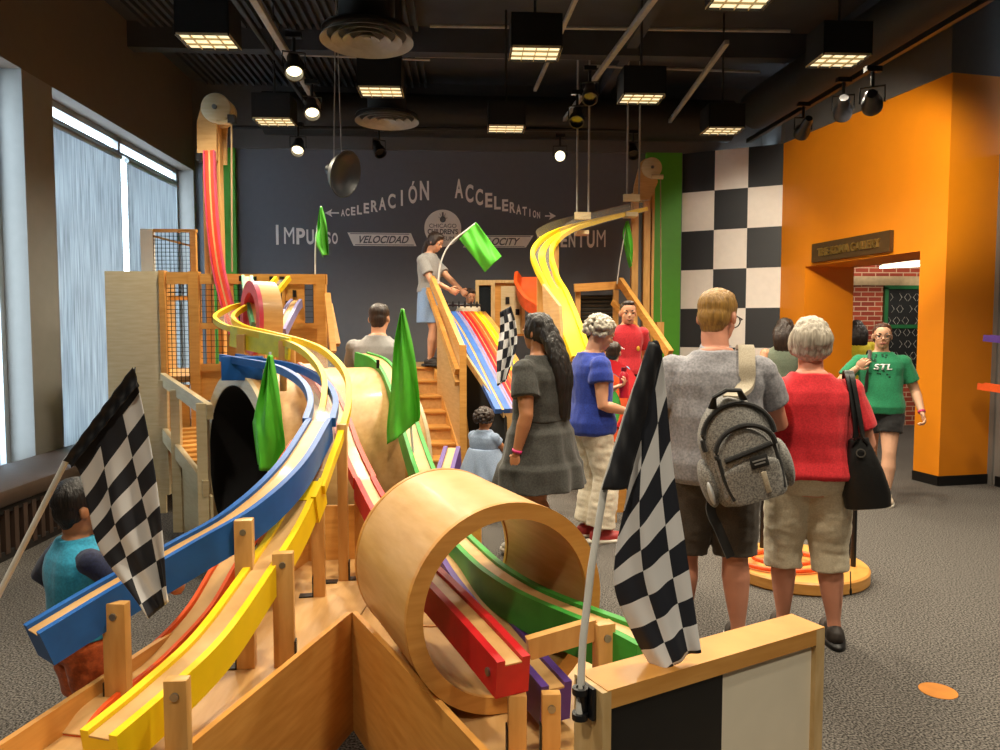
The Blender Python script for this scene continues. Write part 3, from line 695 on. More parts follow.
# ---------------------------------------------------------------- start barrier
t = thing('start_barrier', W(690, 720, 1.45) - V((0, 0, .6)), 'wooden framed barrier with one black and one white square at lower right', 'barrier')
ZB = .89
A0, A1, B1 = G(608, 691, ZB), G(825, 627, ZB), G(796, 614, ZB)
A0.z = A1.z = 0; dv = (A1 - A0).normalized(); nv = V((-dv.y, dv.x, 0)); TH = .135; LB = (A1 - A0).length
TH = max(.09, abs((B1 - A1).dot(nv)))
def bx(b, s0, s1, t0, t1, z0, z1):
    p = [A0 + dv * s + nv * q for s, q in ((s0, t0), (s1, t0), (s1, t1), (s0, t1))]
    b.prism([V((k.x, k.y, z0)) for k in p], (0, 0, z1 - z0)); return b
EW = .008
bx(MB(), -.012, EW, 0, TH, 0, ZB - .002).build('post', M['edge'], t, smooth=False)
bx(MB(), LB - .028, LB, 0, TH, 0, ZB - .002).build('post', M['edge'], t, smooth=False)
bx(MB(), 0, LB, 0, TH, ZB - .002, ZB).build('top_board', M['oak'], t, smooth=False)
bx(MB(), EW, LB - .028, 0, TH, ZB - .036, ZB - .002).build('top_rail', M['oak'], t, smooth=False)
bx(MB(), EW, LB - .028, 0, TH, .0, .09).build('bottom_rail', M['oak'], t, smooth=False)
mid = EW + (LB - EW - .028) * .52
bx(MB(), EW, mid, .012, TH - .012, .09, ZB - .036).build('black_square', mat('black_laminate', '141414', .5), t, smooth=False)
bx(MB(), mid, LB - .028, .012, TH - .012, .09, ZB - .036).build('white_square', mat('white_laminate', 'e8e0cc', .5, var=.02), t, smooth=False)
# ---------------------------------------------------------------- flags
random.seed(3)
M['greenflag'] = mat('lime_nylon', '50ba2c', .55, var=.06, bump=.06, bscale=40)
M['chk_flag'] = mat_checker('black_white_checker_nylon', '20222b', 'dedee0', 2.7, 10, .14)
M['chk_flag2'] = mat_checker('black_white_checker_cloth', '1c1f29', 'dededf', 3.2, 6.4, .0)
def cloth(t, rows, m, folds, name='cloth', nu=44, nv=64, th=.002, dep=.03, u0=lambda v: 0.0, v0=0.0):
    """rows = [(v, left point, right point)]; folds(u, v) -> offset towards/away from the camera in metres"""
    bm = bmesh.new(); uvl = bm.loops.layers.uv.new('UVMap'); g = []; uv = {}
    vs = [r[0] for r in rows]; Ls = [r[1] for r in rows]; Rs = [r[2] for r in rows]
    def at(v, P):
        for i in range(len(vs) - 1):
            if v <= vs[i + 1] + 1e-9:
                t_ = (v - vs[i]) / (vs[i + 1] - vs[i]); break
        a = P[max(i - 1, 0)]; b, c = P[i], P[i + 1]; d = P[min(i + 2, len(P) - 1)]
        m1 = (c - a) / 2 if i > 0 else (c - b); m2 = (d - b) / 2 if i + 2 < len(P) else (c - b)
        return (2 * t_ ** 3 - 3 * t_ ** 2 + 1) * b + (t_ ** 3 - 2 * t_ ** 2 + t_) * m1 + (-2 * t_ ** 3 + 3 * t_ ** 2) * c + (t_ ** 3 - t_ ** 2) * m2
    for j in range(nv + 1):
        v = j / nv; a, c = at(v, Ls), at(v, Rs); row = []
        for i in range(nu + 1):
            u = i / nu; p = a.lerp(c, u); d = (p - CAM); d.z = 0; d.normalize()
            p = p + V((0, 1, 0)) * folds(u, v)
            x = bm.verts.new(p); row.append(x); uv[x] = (u0(v) + (1 - u0(v)) * u, v0 + v * (1 - v0))
        g.append(row)
    for j in range(nv):
        for i in range(nu):
            f = bm.faces.new((g[j][i], g[j][i + 1], g[j + 1][i + 1], g[j + 1][i]))
            for l in f.loops: l[uvl].uv = uv[l.vert]
    off = wpos(t)
    for x in bm.verts: x.co -= off
    def mods(o):
        s = o.modifiers.new('s', 'SOLIDIFY'); s.thickness = th; s.offset = 0
    return link(name, evaluated(bm, mods), t, m)
def sn(a): return math.sin(a)
# big chequered flag at left
Y0 = 2.12
t = thing('checkered_flag', W(0, 592, Y0), 'large black and white chequered flag hanging over the boy at left', 'flag', 'chequered race flags')
MB().tube([W(-40, 664, 2.05), W(0, 592, Y0), W(66, 461, Y0), W(130, 376, Y0)], [.0085, .0085, .008, .006], 12).build('pole', M['pole'], t)
rows = [(0, W(66, 461, Y0), W(132, 368, Y0)), (.1, W(78, 470, Y0), W(137, 386, Y0)), (.3, W(88, 510, Y0), W(146, 428, Y0)), (.55, W(97, 546, Y0 - .01), W(157, 484, Y0)),
        (.8, W(116, 577, Y0 - .02), W(166, 543, Y0)), (1, W(149, 618, Y0 - .03), W(171, 600, Y0))]
cloth(t, rows, M['chk_flag'], lambda u, v: .014 * v ** .5 * sn(u * 8 + v * 3) + .012 * v * sn(u * 15 - v * 4), u0=lambda v: .1 * v + .5 * max(0, v - .7))
rows = [(0, W(65, 460, Y0 - .012), W(134, 367, Y0 - .012)), (1, W(73, 467, Y0 - .012), W(138, 386, Y0 - .012))]
M['navy'] = mat('black_flag_sleeve', '191b22', .6, bump=.1, bscale=30)
cloth(t, rows, M['navy'], lambda u, v: .012 * sn(v * 3.14) - .01 + .003 * sn(u * 40), name='sleeve', nv=8)
cloth(t, [(0, W(65, 460, Y0 + .012), W(134, 367, Y0 + .012)), (1, W(73, 467, Y0 + .012), W(138, 386, Y0 + .012))], M['navy'], lambda u, v: -.012 * sn(v * 3.14) + .01, name='sleeve', nv=8)
# front right chequered flag
Y1 = 1.42
t = thing('checkered_flag', W(580, 690, Y1), 'large black and white chequered flag clipped to the wooden start barrier', 'flag', 'chequered race flags')
MB().tube([W(579, 718, 1.33), W(583, 640, 1.36), W(591, 570, 1.39), W(604, 490, Y1), W(628, 410, Y1), W(648, 352, Y1)], [.0075] * 4 + [.006, .005], 12).build('pole', M['pole'], t)
rows = [(0, W(603, 489, Y1), W(649, 341, Y1)), (.22, W(627, 487, Y1), W(662, 352, Y1)), (.45, W(617, 548, Y1 + .01), W(674, 462, Y1)), (.68, W(616, 592, Y1 + .01), W(687, 548, Y1)),
        (.86, W(636, 640, Y1), W(695, 608, Y1)), (1, W(655, 673, Y1 - .01), W(701, 652, Y1 - .01))]
M['chk_flag3'] = mat_checker('black_white_checker_poplin', '1d212c', 'dedee0', 2.6, 12, .24)
cloth(t, rows, M['chk_flag3'], lambda u, v: .009 * min(1, v * 2) * sn(u * 7 + v * 2.5) + .004 * v * sn(u * 17 - v * 5))
cloth(t, [(0, W(602, 490, Y1 - .01), W(649, 342, Y1 - .01)), (.5, W(612, 489, Y1 - .018), W(656, 344, Y1 - .018)), (1, W(627, 489, Y1 - .012), W(662, 352, Y1 - .012))], M['navy'], lambda u, v: -.008 * sn(v * 3.14) + .003 * sn(u * 30 + v * 7), name='sleeve', nv=12)
b = MB(); c = W(580, 703, 1.33); q = A0 + nv * (TH * .5) - dv * .017; q.z = c.z; cr = Matrix((dv, nv, V((0, 0, 1)))).transposed()
b.box(q, (.01, .055, .062), cr, .003); b.beam(q, c, .02, .03)
for k in (-.024, .024): b.lathe(c + V((0, 0, k)), (0, 0, 1), [(.015, -.006), (.015, .006), (.008, .006), (.008, -.006)], 16)
b.build('pole_clip', M['blackplas'], t)
# small chequered flag
Y2 = 6.4; t = thing('checkered_flag', W(505, 385, Y2), 'small chequered flag in front of the multi-lane slide behind the long-haired woman', 'flag', 'chequered race flags')
MB().tube([W(528, 511, Y2), W(507, 312, Y2)], .008, 8).build('pole', M['pole'], t)
cloth(t, [(0, W(500, 312, Y2), W(511, 306, Y2)), (.3, W(500, 330, Y2), W(516, 325, Y2)), (.65, W(497, 355, Y2), W(516, 348, Y2)), (1, W(497, 386, Y2), W(506, 381, Y2))], mat_checker('small_checker_nylon', '1c1f29', 'e2e2e2', 3.5, 8, .1), lambda u, v: .03 * sn(u * 9 + v * 3), nu=24, nv=40)
def drape(pole, rows, Y, label, fold=.05, fr=7, r=.007, n=(24, 40), group='lime green flags'):
    t = thing('green_flag', W(pole[0][0], pole[0][1], pole[0][2] if len(pole[0]) > 2 else Y), label, 'flag', group)
    MB().tube(spline([W(p[0], p[1], p[2] if len(p) > 2 else Y) for p in pole], 6), r, 8).build('pole', M['pole'], t)
    cloth(t, [(v, W(*a, Y), W(*c, Y)) for v, a, c in rows], M['greenflag'], lambda u, v: fold * (.2 + v) * sn(u * fr + v * 2) + fold * .3 * sn(u * 15 - v * 6), nu=n[0], nv=n[1])
    return t
drape([(272, 500, 3.9), (270, 470, 3.9), (270, 352, 3.9)], [(0, (268, 355), (272, 355)), (.25, (262, 380), (277, 385)), (.6, (252, 418), (282, 425)), (.8, (250, 428), (284, 450)), (1, (255, 466), (279, 474))], 3.85, 'lime green flag drooping in front of the large crawl drum', .04)
t = drape([(418, 482, 4.3), (412, 440, 4.3), (402, 308, 4.3)], [(0, (401, 309), (404, 309)), (.3, (394, 345), (413, 348)), (.65, (390, 392), (418, 385)), (.85, (386, 425), (420, 412)), (1, (386, 446), (419, 421))], 4.25, 'lime green flag drooping in front of the stairs', .045)
MB().box(W(418, 472, 4.28), (.05, .04, .07)).build('pole_clip', M['blackplas'], t, smooth=False)
drape([(315, 276, 6.35), (316, 240, 6.35), (321, 206, 6.35)], [(0, (320, 207), (322, 207)), (.4, (317, 226), (326, 224)), (.75, (314, 240), (328, 244)), (1, (322, 257), (328, 254))], 6.33, 'lime green flag on the left platform railing before the wall wording', .04)
drape([(438, 284, 8.6), (441, 262, 8.6), (451, 243, 8.6), (476, 223, 8.6)], [(0, (476, 222), (459, 239)), (.5, (489, 239), (472, 255)), (1, (502, 256), (485, 272))], 8.58, 'lime green flag on a bent pole beside the woman on the stairs', .03, 6, .01)
drape([(617, 284, 9.3), (620, 260, 9.3), (627, 222, 9.3)], [(0, (626, 221), (629, 221)), (.4, (623, 236), (633, 240)), (1, (630, 268), (633, 262))], 9.28, 'lime green flag drooping beside the right lift tower', .04)
drape([(546, 310, 8.3), (543, 262, 8.3)], [(0, (542, 262), (545, 262)), (.5, (540, 275), (549, 277)), (1, (543, 288), (552, 290))], 8.28, 'lime green flag half hidden under the yellow clear chute', .03)
# ================================================================== PLATFORMS, TOWERS, SLIDES FURTHER BACK
def board(px0, py0, px1, py1, Y, d=.04, b=None):
    """upright board whose front face fills a picture rectangle at room depth Y"""
    a = W((px0 + px1) / 2, (py0 + py1) / 2, Y); w = abs(W(px1, (py0 + py1) / 2, Y).x - W(px0, (py0 + py1) / 2, Y).x)
    h = abs(W((px0 + px1) / 2, py0, Y).z - W((px0 + px1) / 2, py1, Y).z)
    b = b or MB(); b.box((a.x, Y + d / 2, a.z), (w, d, h)); return b
def grid(px0, py0, px1, py1, Y, sp=.05, r=.0022):
    a, c = W(px0, py0, Y), W(px1, py1, Y); b = MB(); x0, x1 = sorted((a.x, c.x)); z0, z1 = sorted((a.z, c.z))
    n = max(1, round((x1 - x0) / sp)); m_ = max(1, round((z1 - z0) / sp))
    for k in range(n + 1): b.box((lerp(x0, x1, k / n), Y, (z0 + z1) / 2), (2 * r, 2 * r, z1 - z0))
    for k in range(m_ + 1): b.box(((x0 + x1) / 2, Y + r, lerp(z0, z1, k / m_)), (x1 - x0, 2 * r, 2 * r))
    return b
def pboards(t, spec, Y, m, name, d=.04):
    for s in spec: board(*s, Y, d).build(name, m, t, smooth=False)
M['mesh'] = mat('dark_wire', '1d1d1d', .5, metal=.5)
YP = 6.35
t = thing('left_platform', (W(215, 331, YP).x, YP, 0), 'tall plywood platform with mesh railing behind the large crawl drum', 'platform')
x0, x1 = W(106, 331, YP).x, W(328, 331, YP).x
a = W(106, 271, YP)
MB().box(((x0 + W(161, 331, YP).x) / 2, YP + .02, a.z / 2), (W(161, 331, YP).x - x0, .03, a.z)).build('side_panel', M['pale'], t, smooth=False)
MB().box((x0 + .01, YP + .75, a.z / 2), (.03, 1.4, a.z)).build('side_panel', M['ply'], t, smooth=False)
MB().box(((x0 + x1) / 2, YP + .8, 1.14), (x1 - x0, 1.5, .05)).build('deck', M['ply'], t, smooth=False)
zb = 470
pboards(t, [(161, 271, 166.5, 470), (190, 272, 200, 470), (317, 275, 326, 420)], YP - .02, M['oak'], 'post', .08)
pboards(t, [(166, 272, 190, 284), (200, 274, 326.5, 284), (200, 323, 317, 329), (200, 364, 317, 371)], YP - .01, M['oak'], 'rail', .05)
pboards(t, [(285, 284, 304.5, 323), (228, 329, 317, 364), (166, 385, 190, 470), (200, 371, 317, 400)], YP + .005, M['oak'], 'panel', .02)
pboards(t, [(229, 284, 233, 323), (268, 284, 272.5, 323), (282, 284, 285, 323), (313.5, 284, 317, 323)], YP - .005, M['oak'], 'baluster', .03)
for s in ((200, 284, 229, 323), (233, 284, 268, 323), (272, 284, 282, 323), (304.5, 284, 313.5, 323), (200, 329, 228, 364), (166, 284, 190, 385)):
    grid(*s, YP + .02, .05 if s[0] > 190 else .035).build('wire_mesh', M['mesh'], t, smooth=False)
board(292.5, 290, 296, 297, YP - .003, .02).build('slot', M['black'], t, smooth=False)
MB().beam(W(327, 294, YP), W(333, 352, YP - .2), .05, .05).build('brace', M['oak'], t, smooth=False); MB().beam(W(329, 305, YP + .2), W(337, 345, YP), .05, .05).build('brace', M['oak'], t, smooth=False)
for px, py in ((241, 278.5), (254, 279), (271.5, 279), (281.5, 279), (288, 303.5), (298.5, 304)): board(px - 2.2, py - 2.6, px + 2.2, py + 2.6, YP - .03, .03).build('bracket', M['black'], t, smooth=False)
t = thing('mesh_screen', W(168, 270, 7.6) - V((0, 0, .9)), 'white-edged mesh screen standing behind the left platform before the window', 'screen')
board(141, 229, 153, 300, 7.58, .06).build('panel', M['white'], t, smooth=False)
pboards(t, [(153, 229, 196, 232), (190.5, 232, 196, 300), (153, 296, 191, 300)], 7.58, M['oak'], 'frame', .05)
grid(153, 232, 191, 296, 7.6, .04).build('wire_mesh', M['mesh'], t, smooth=False); MB().beam(W(153, 236, 7.62), W(191, 246, 7.62), .03, .02).build('brace', M['oak'], t, smooth=False)
# sloping landing with guard rail beside the drum
t = thing('entry_ramp', W(188, 520, 5.5) * 1, 'narrow planked entry ramp with a pale guard rail left of the crawl drum', 'ramp')
ra, rb = W(163, 379, 6.25), W(210, 412, 4.95); la, lb = W(163, 432, 6.25), W(206, 489, 4.95)
MB().beam(ra, rb, .04, .1).build('guard_rail', M['pale'], t, smooth=False); MB().beam(la, lb, .04, .11).build('side_beam', M['pale'], t, smooth=False)
for k in (0.05, .38, .97):
    p, q = ra.lerp(rb, k), la.lerp(lb, k); MB().beam(V((q.x, q.y, 0 if k > .3 else .2)), V((q.x, q.y, p.z + (.05 if k > .9 else 0))), .07, .05, V((0, 1, 0))).build('post', M['pale'], t, smooth=False)
b = MB(); n = 12
for k in range(8):
    p = la.lerp(lb, (k + .5) / n); b.box(p + V((.17, .05, .03)), (.3, (la - lb).length / n * .93, .02), Matrix.Rotation(-math.atan2((la - lb).x, (la - lb).y), 3, 'Z'))
b.build('plank_deck', M['oak'], t, smooth=False)
q0, q1 = la.lerp(lb, .35), lb
MB().prism([V((q0.x + .03, q0.y, 0.0)), V((q1.x + .03, q1.y, 0)), V((q1.x + .03, q1.y, q1.z - .05)), V((q0.x + .03, q0.y, q0.z - .05))], (.015, 0, 0)).build('skirt_panel', M['pale'], t, smooth=False)
# ---------------------------------------------------------------- lift towers
def tower(name, label, Y, plate, wheel, posts, ybot, rope, wr):
    t = thing(name, W(posts[0][0], 420, Y) * 1, label, 'tower', 'ball lift towers'); t.location.z = 0
    P = [W(*p, Y) for p in plate]; MB().prism(P, (0, .05, 0)).build('head_plate', M['ply'], t); MB().prism([p + V((.03, .17, 0)) for p in P], (0, .03, 0)).build('head_plate', M['ply'], t)
    c = W(*wheel, Y); MB().lathe(c + V((0, -.035, 0)), (0, 1, 0), [(0, 0), (wr - .015, 0), (wr, .01), (wr, .07), (wr - .03, .08), (wr - .03, .12), (wr, .13), (wr, .2), (0, .2)], 40, closed=False).build('wheel', M['pale'], t)
    MB().disc(c + V((0, -.045, 0)), (0, -1, 0), .02, .02, 12).build('axle', M['steel'], t)
    for (p0, p1, yt, d) in posts:
        a = W(p0, yt, Y); e = W(p1, yt, Y); zb_ = W((p0 + p1) / 2, ybot, Y).z
        MB().box(((a.x + e.x) / 2, Y + d, (a.z + zb_) / 2), (e.x - a.x, .09, a.z - zb_)).build('post', M['post'], t, smooth=False)
    (rx, ry0, ry1) = rope; MB().tube([W(rx, ry0, Y - .05), W(rx + .5, ry1, Y - .05)], .008, 8).build('rope', mat('tan_rope', 'a08a66', .9), t)
    return t
import itertools
def arcpts(cx, cy, r, a0, a1, n=10): return [(cx + r * math.cos(R(lerp(a0, a1, k / n))), cy - r * math.sin(R(lerp(a0, a1, k / n)))) for k in range(n + 1)]
tL = tower('lift_tower', 'tall wooden lift tower with round wheel top by the left windows', 6.62, [(197, 160), (197, 121)] + arcpts(211, 110, 12.5, 135, -60) + [(216.5, 128), (216.5, 160)], (216.5, 108.5), [(199, 204.5, 120, .1), (211.5, 217, 125, .1)], 395, (231.5, 124, 272), .125)
MB().tube([W(217, 122, 6.6), W(231, 122.5, 6.6)], [.02, .025], 10).build('crank_arm', M['pale'], tL); MB().box(W(232, 119.5, 6.6), (.06, .06, .07)).build('motor', M['blackplas'], tL)
MB().box(W(200.5, 157.5, 6.55), (.05, .08, .06)).build('sensor', M['blackplas'], tL); board(204.5, 130, 211.5, 152, 6.7, .04).build('guide_plate', M['steel'], tL, smooth=False)
t = thing('drop_track', W(218, 300, 6.4), 'pink and orange-red vertical drop track hanging down the left lift tower', 'race track')
pd = spline([W(208.5, 150, 6.5), W(209.5, 185, 6.45), W(212, 225, 6.38), (W(217, 265, 6.3)), W(225, 300, 6.18), W(234, 332, 6.0)], 8)
UPC = V((0, -1, 0))
MB().sweep(pd, [(-.047, -.05), (.047, -.05), (.047, 0), (.037, 0), (.037, -.03), (-.037, -.03), (-.037, 0), (-.047, 0)], UPC).build('beam', M['pink'], t)
for a in (-.021, .021): MB().sweep(pd, [(a - .012, -.028), (a + .012, -.028), (a + .012, -.008), (a - .012, -.008)], UPC).build('rail', M['redorange'], t)
MB().sweep(pd, [(-.01, -.029), (.01, -.029), (.01, -.02), (-.01, -.02)], UPC).build('channel', M['chan'], t)
# loop ring on the platform edge
lc = W(251, 318, 5.62); la_ = V((-.86, -.5, 0)).normalized()
t = thing('loop_ring', lc - V((0, 0, .275)), 'upright wooden loop ring with pink-red face above the crawl drum', 'loop')
MB().lathe(lc, la_, [(.275, -.16), (.275, -.02), (.19, -.02), (.19, -.16)], 64).build('shell', M['ply'], t)
MB().lathe(lc, la_, [(.277, -.02), (.277, .012), (.188, .012), (.188, -.02)], 64).build('front_rim', M['pink'], t)
MB().lathe(lc, la_, [(.1895, -.155), (.1895, -.022), (.185, -.022), (.185, -.155)], 64).build('lining', M['pink'], t)
for k in (-1, 1):
    a = lc + V((.08 * k + .06, .05, -.26)); MB().beam(V((a.x, a.y, 1.0)), a, .04, .04).build('leg', M['post'], bpy.data.objects['loop_ring'], smooth=False)
t = thing('lilac_track', W(286, 316, 5.9), 'short lilac-edged wooden track dropping from the platform rail slot', 'race track')
solid_track(t, spline([W(296, 299, 6.28), W(292, 304, 6.15), W(286, 315, 5.95), (W(279, 329, 5.75))], 6), .1, .07, M['lilac'])
t = thing('mint_track', W(247, 281, 6.2), 'short mint green track end clipped at the platform top rail', 'race track')
solid_track(t, spline([W(247, 275, 6.3), W(249, 288, 6.0), W(254, 306, 5.72), W(258, 322, 5.6)], 6), .09, .06, mat('mint_plastic', '4fae78', .4))
# ---------------------------------------------------------------- stairs in the middle
t = thing('staircase', (W(437, 430, 8.2).x, 8.2, 0), 'wooden stairs climbing to the back platform where the grey-shirted woman stands', 'stairs')
ST = [(396, 433, 367, 8.85), (402, 437.6, 380.5, 8.6), (408, 442, 396, 8.35), (413, 447, 411.5, 8.1), (418, 451.5, 427.5, 7.85), (423, 456, 443.5, 7.6), (428, 460, 460, 7.35)]
for k, (p0, p1, y, Y) in enumerate(ST):
    a, c = W(p0, y, Y), W(p1, y, Y); dd = .28
    MB().box(((a.x + c.x) / 2, Y + dd / 2, a.z - .012), (c.x - a.x, dd, .024), None, .004).build('tread', M['oak'], t, smooth=False)
    MB().box(((a.x + c.x) / 2, Y + .035, a.z - .1), (c.x - a.x, .02, .16)).build('riser', M['ply_y'], t, smooth=False)
def poly(pts, vec=(0.03, 0, 0)): return MB().prism([W(*p) for p in pts], vec)
poly([(433.5, 366, 8.85), (461.5, 462, 7.33), (461.5, 476, 7.33), (433.5, 384, 8.85)], (.03, 0, 0)).build('stringer', M['oak'], t, smooth=False)
poly([(412, 362, 8.85), (433, 462, 7.33), (433, 480, 7.33), (412, 384, 8.85)], (-.04, 0, 0)).build('stringer', M['post'], t, smooth=False)
poly([(437, 305, 8.6), (462, 350, 7.4), (462, 470, 7.4), (437, 400, 8.6)], (.025, 0.02, 0)).build('side_panel', M['ply'], t, smooth=False)
MB().beam(W(432, 280, 8.7), W(463, 353, 7.35), .05, .11).build('handrail', M['oak'], t, smooth=False); MB().beam(W(428, 290, 8.75), W(457, 372, 7.5), .045, .07).build('handrail', M['oak'], t, smooth=False)
MB().beam(W(432, 300, 8.75), W(457, 384, 7.5), .045, .05).build('handrail', M['post'], t, smooth=False)
a = W(463, 345, 7.35); MB().beam(V((a.x, a.y, 0)), a, .07, .07, V((0, 1, 0))).build('newel_post', M['oak'], t, smooth=False)
# back platform (one long deck) and everything standing on it
t = thing('back_platform', (1.0, 9.6, 0), 'long low plywood platform along the dark back wall', 'platform')
MB().box((.95, 9.65, 1.09), (3.7, 1.5, .06)).build('deck', M['ply'], t, smooth=False)
MB().box((1.3, 8.93, .53), (2.9, .03, 1.06)).build('front_panel', M['ply'], t, smooth=False)
t = thing('lane_slide', (W(480, 420, 7.6).x, 7.6, 0), 'steep multi-lane slide of blue, red, orange and yellow tracks beside the stairs', 'slide')
A0_, A1_, A2_, A3_, A4_ = W(449, 311, 8.75), W(459, 325, 8.4), W(473, 350, 7.9), W(488, 380, 7.4), W(503, 409, 6.95)
pp_ = Vector((.96, .28, 0))
for k, (m, w) in enumerate(((M['slideblue'], .15), (M['lilac'], .05), (M['red'], .08), (M['orange'], .085), (M['yellow'], .09), (M['oak'], .06))):
    off = pp_ * (0, .102, .17, .255, .345, .422)[k]; ln = spline([p + off for p in (A0_, A1_, A2_, A3_, A4_)], 6)
    solid_track(t, ln, w, .05, m, 'lane', rw=w * .41, rh=.01)
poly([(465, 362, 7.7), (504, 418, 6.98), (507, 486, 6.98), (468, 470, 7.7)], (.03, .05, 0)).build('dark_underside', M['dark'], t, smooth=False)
poly([(462.5, 350, 7.72), (503, 412, 6.96), (503, 418, 6.96), (462.5, 358, 7.72)], (.02, .05, 0)).build('edge_board', M['edge'], t, smooth=False)
poly([(461, 392, 7.7), (470, 440, 7.65), (470, 475, 7.65), (461, 475, 7.7)], (.02, 0.03, 0)).build('side_panel', M['oak'], t, smooth=False)
b = MB(); b.tube([W(443, 304.5, 8.7), W(480, 305, 8.85)], .018, 8)
for k in range(6): b.box(W(447 + k * 6, 304.5, 8.72 + k * .02), (.02, .04, .07))
b.build('start_gate', M['blackplas'], t)
t = thing('display_cabinet', (W(500, 331, 9.4).x, 9.4, 1.12), 'plywood cabinet with dark glass side standing on the back platform', 'cabinet')
board(476, 281, 524.5, 336, 9.42, .45).build('body', M['oak'], t, smooth=False)
pboards(t, [(475.5, 280, 495, 285), (475.5, 285, 479, 334), (491, 285, 495, 334), (495, 280, 525, 283), (521.5, 283, 525, 334)], 9.38, M['edge'], 'frame', .05)
board(479, 286, 491, 334, 9.405, .02).build('glass_side', mat('dark_glass', '24282c', .15), t, smooth=False)
board(501, 286, 520.5, 334, 9.405, .02).build('door', M['pale'], t, smooth=False)
for s in ((505.5, 297, 509.5, 304), (515.5, 309, 519.5, 315)): board(*s, 9.395, .02).build('door_handle', M['black'], t, smooth=False)
t = thing('red_slide', W(542, 310, 9.2), 'glossy red-orange curved slide right of the plywood cabinet', 'slide')
sp_ = spline([W(533, 278, 9.35), W(533, 292, 9.2), W(538, 306, 9.05), W(549, 316, 8.9), W(562, 327, 8.75)], 8)
MB().sweep(sp_, [(-.2, -.04), (.2, -.04), (.23, .11), (.19, .13), (.14, .02), (-.14, .02), (-.19, .13), (-.23, .11)]).build('chute', M['orange'], t)
# right platform rails, louvre, tower and clear chute
t = thing('platform_railing', (W(622, 331, 9.3).x, 9.3, 1.12), 'wooden railing with a long sloping handrail below the right lift tower', 'railing')
MB().beam(W(574, 288, 9.45), W(624, 285, 9.45), .06, .1).build('top_rail', M['oak'], t, smooth=False)
MB().beam(W(620, 281, 9.4), W(670, 354, 8.2), .06, .1).build('handrail', M['oak'], t, smooth=False); MB().beam(W(613, 302, 9.4), W(641, 334, 8.9), .05, .07).build('lower_rail', M['oak'], t, smooth=False)
for px, yt, yb_, Y in ((616, 290, 345, 9.4), (578, 290, 345, 9.5)): board(px - 2.5, yt, px + 2.5, yb_, Y, .06).build('post', M['post'], t, smooth=False)
a = W(668, 350, 8.25); MB().beam(V((a.x, a.y, 0)), a, .07, .07, V((0, 1, 0))).build('post', M['post'], t, smooth=False)
t = thing('louvre_panel', (W(598, 331, 9.6).x, 9.6, 1.12), 'dark slatted louvre panel behind the right platform railing', 'panel')
b = MB()
for k in range(9):
    a = W(598, 297 + k * 4, 9.62); b.box(a, (.5, .05, .035), Matrix.Rotation(.5, 3, 'X'))
b.build('slats', mat('dark_louvre', '35332f', .6), t, smooth=False); board(579, 296, 617, 364.5, 9.68, .02).build('backing', M['dark'], t, smooth=False)
tR = tower('lift_tower', 'tall wooden lift tower with round wheel top by the right green wall', 9.5, [(633.5, 200), (634.5, 185)] + arcpts(649, 168, 10, 150, -40) + [(658, 182), (650, 200)], (651.5, 168), [(633.5, 640, 192, .1), (645.5, 652, 190, .1), (654.5, 657, 178, .14)], 420, (660.5, 176, 322), .13)
MB().tube([W(651, 176.5, 9.45), W(663, 177, 9.45)], .03, 10).build('crank_arm', M['pale'], tR); board(657, 322, 664, 348, 9.45, .1).build('crank_box', M['post'], tR, smooth=False); board(641, 216, 645, 420, 9.62, .03).build('rail_plate', M['steel'], tR, smooth=False)
t = thing('clear_chute', W(546, 244, 8.2), 'yellow-railed clear chute curving down from the right lift tower', 'race track')
pc = path_of([(641, 208, 9.4), (616, 214, 9.2), (590, 220.5, 8.9), (565, 228, 8.5), (549, 238, 8.15), (542, 251, 7.85), (547, 269, 7.65), (556, 287, 7.5), (565, 308, 7.3), (574, 332, 7.1), (583, 356, 6.95)], 8)
clear_track(t, pc, .2, M['yellow'], .022, .05)
MB().sweep(pc, [(-.035, -.046), (.035, -.046), (.035, -.03), (-.035, -.03)]).build('centre_rail', M['yellow'], t)
for s in (-1, 1): MB().sweep(pc[:33], [(s * .125 - .003, -.06), (s * .125 + .003, -.06), (s * .14 + .003, .09), (s * .14 - .003, .09)]).build('clear_guard', M['clear'], t)
solid_track(t, pc[56:], .24, .09, M['yellow'], 'lower_beam', rw=.05, chan=False)
poly([(545, 284, 7.36), (562, 306, 7.12), (565, 350, 7.02), (547, 330, 7.3)], (-.03, -.01, 0)).build('gusset', M['ply'], t, smooth=False)
for px, yt, Y in ((540.5, 266, 7.75), (555.5, 240, 8.3), (562, 320, 7.35)):
    a = W(px, yt, Y); MB().beam(V((a.x, a.y, 0)), a, .07, .06, V((0, 1, 0))).build('post', M['post'], t, smooth=False)
for (p0, p1, y0_, y1_, Y, rods) in ((575, 591, 212, 234, 8.88, (577, 588.5)), (624, 640, 194, 216, 9.25, (627, 639))):
    board(p0, y0_, p1, y0_ + 7, Y - .2, .06).build('hanger_bracket', M['pale'], t, smooth=False); board(p0 + 2, y1_ - 4, p1 - 2, y1_, Y - .15, .2).build('hanger_bracket', M['pale'], t, smooth=False)
    for px in rods:
        a = W(px, y0_ + 2, Y - .17); MB().tube([a, V((a.x, a.y, ZC))], .012, 8).build('hanger_rod', M['strut'], t)
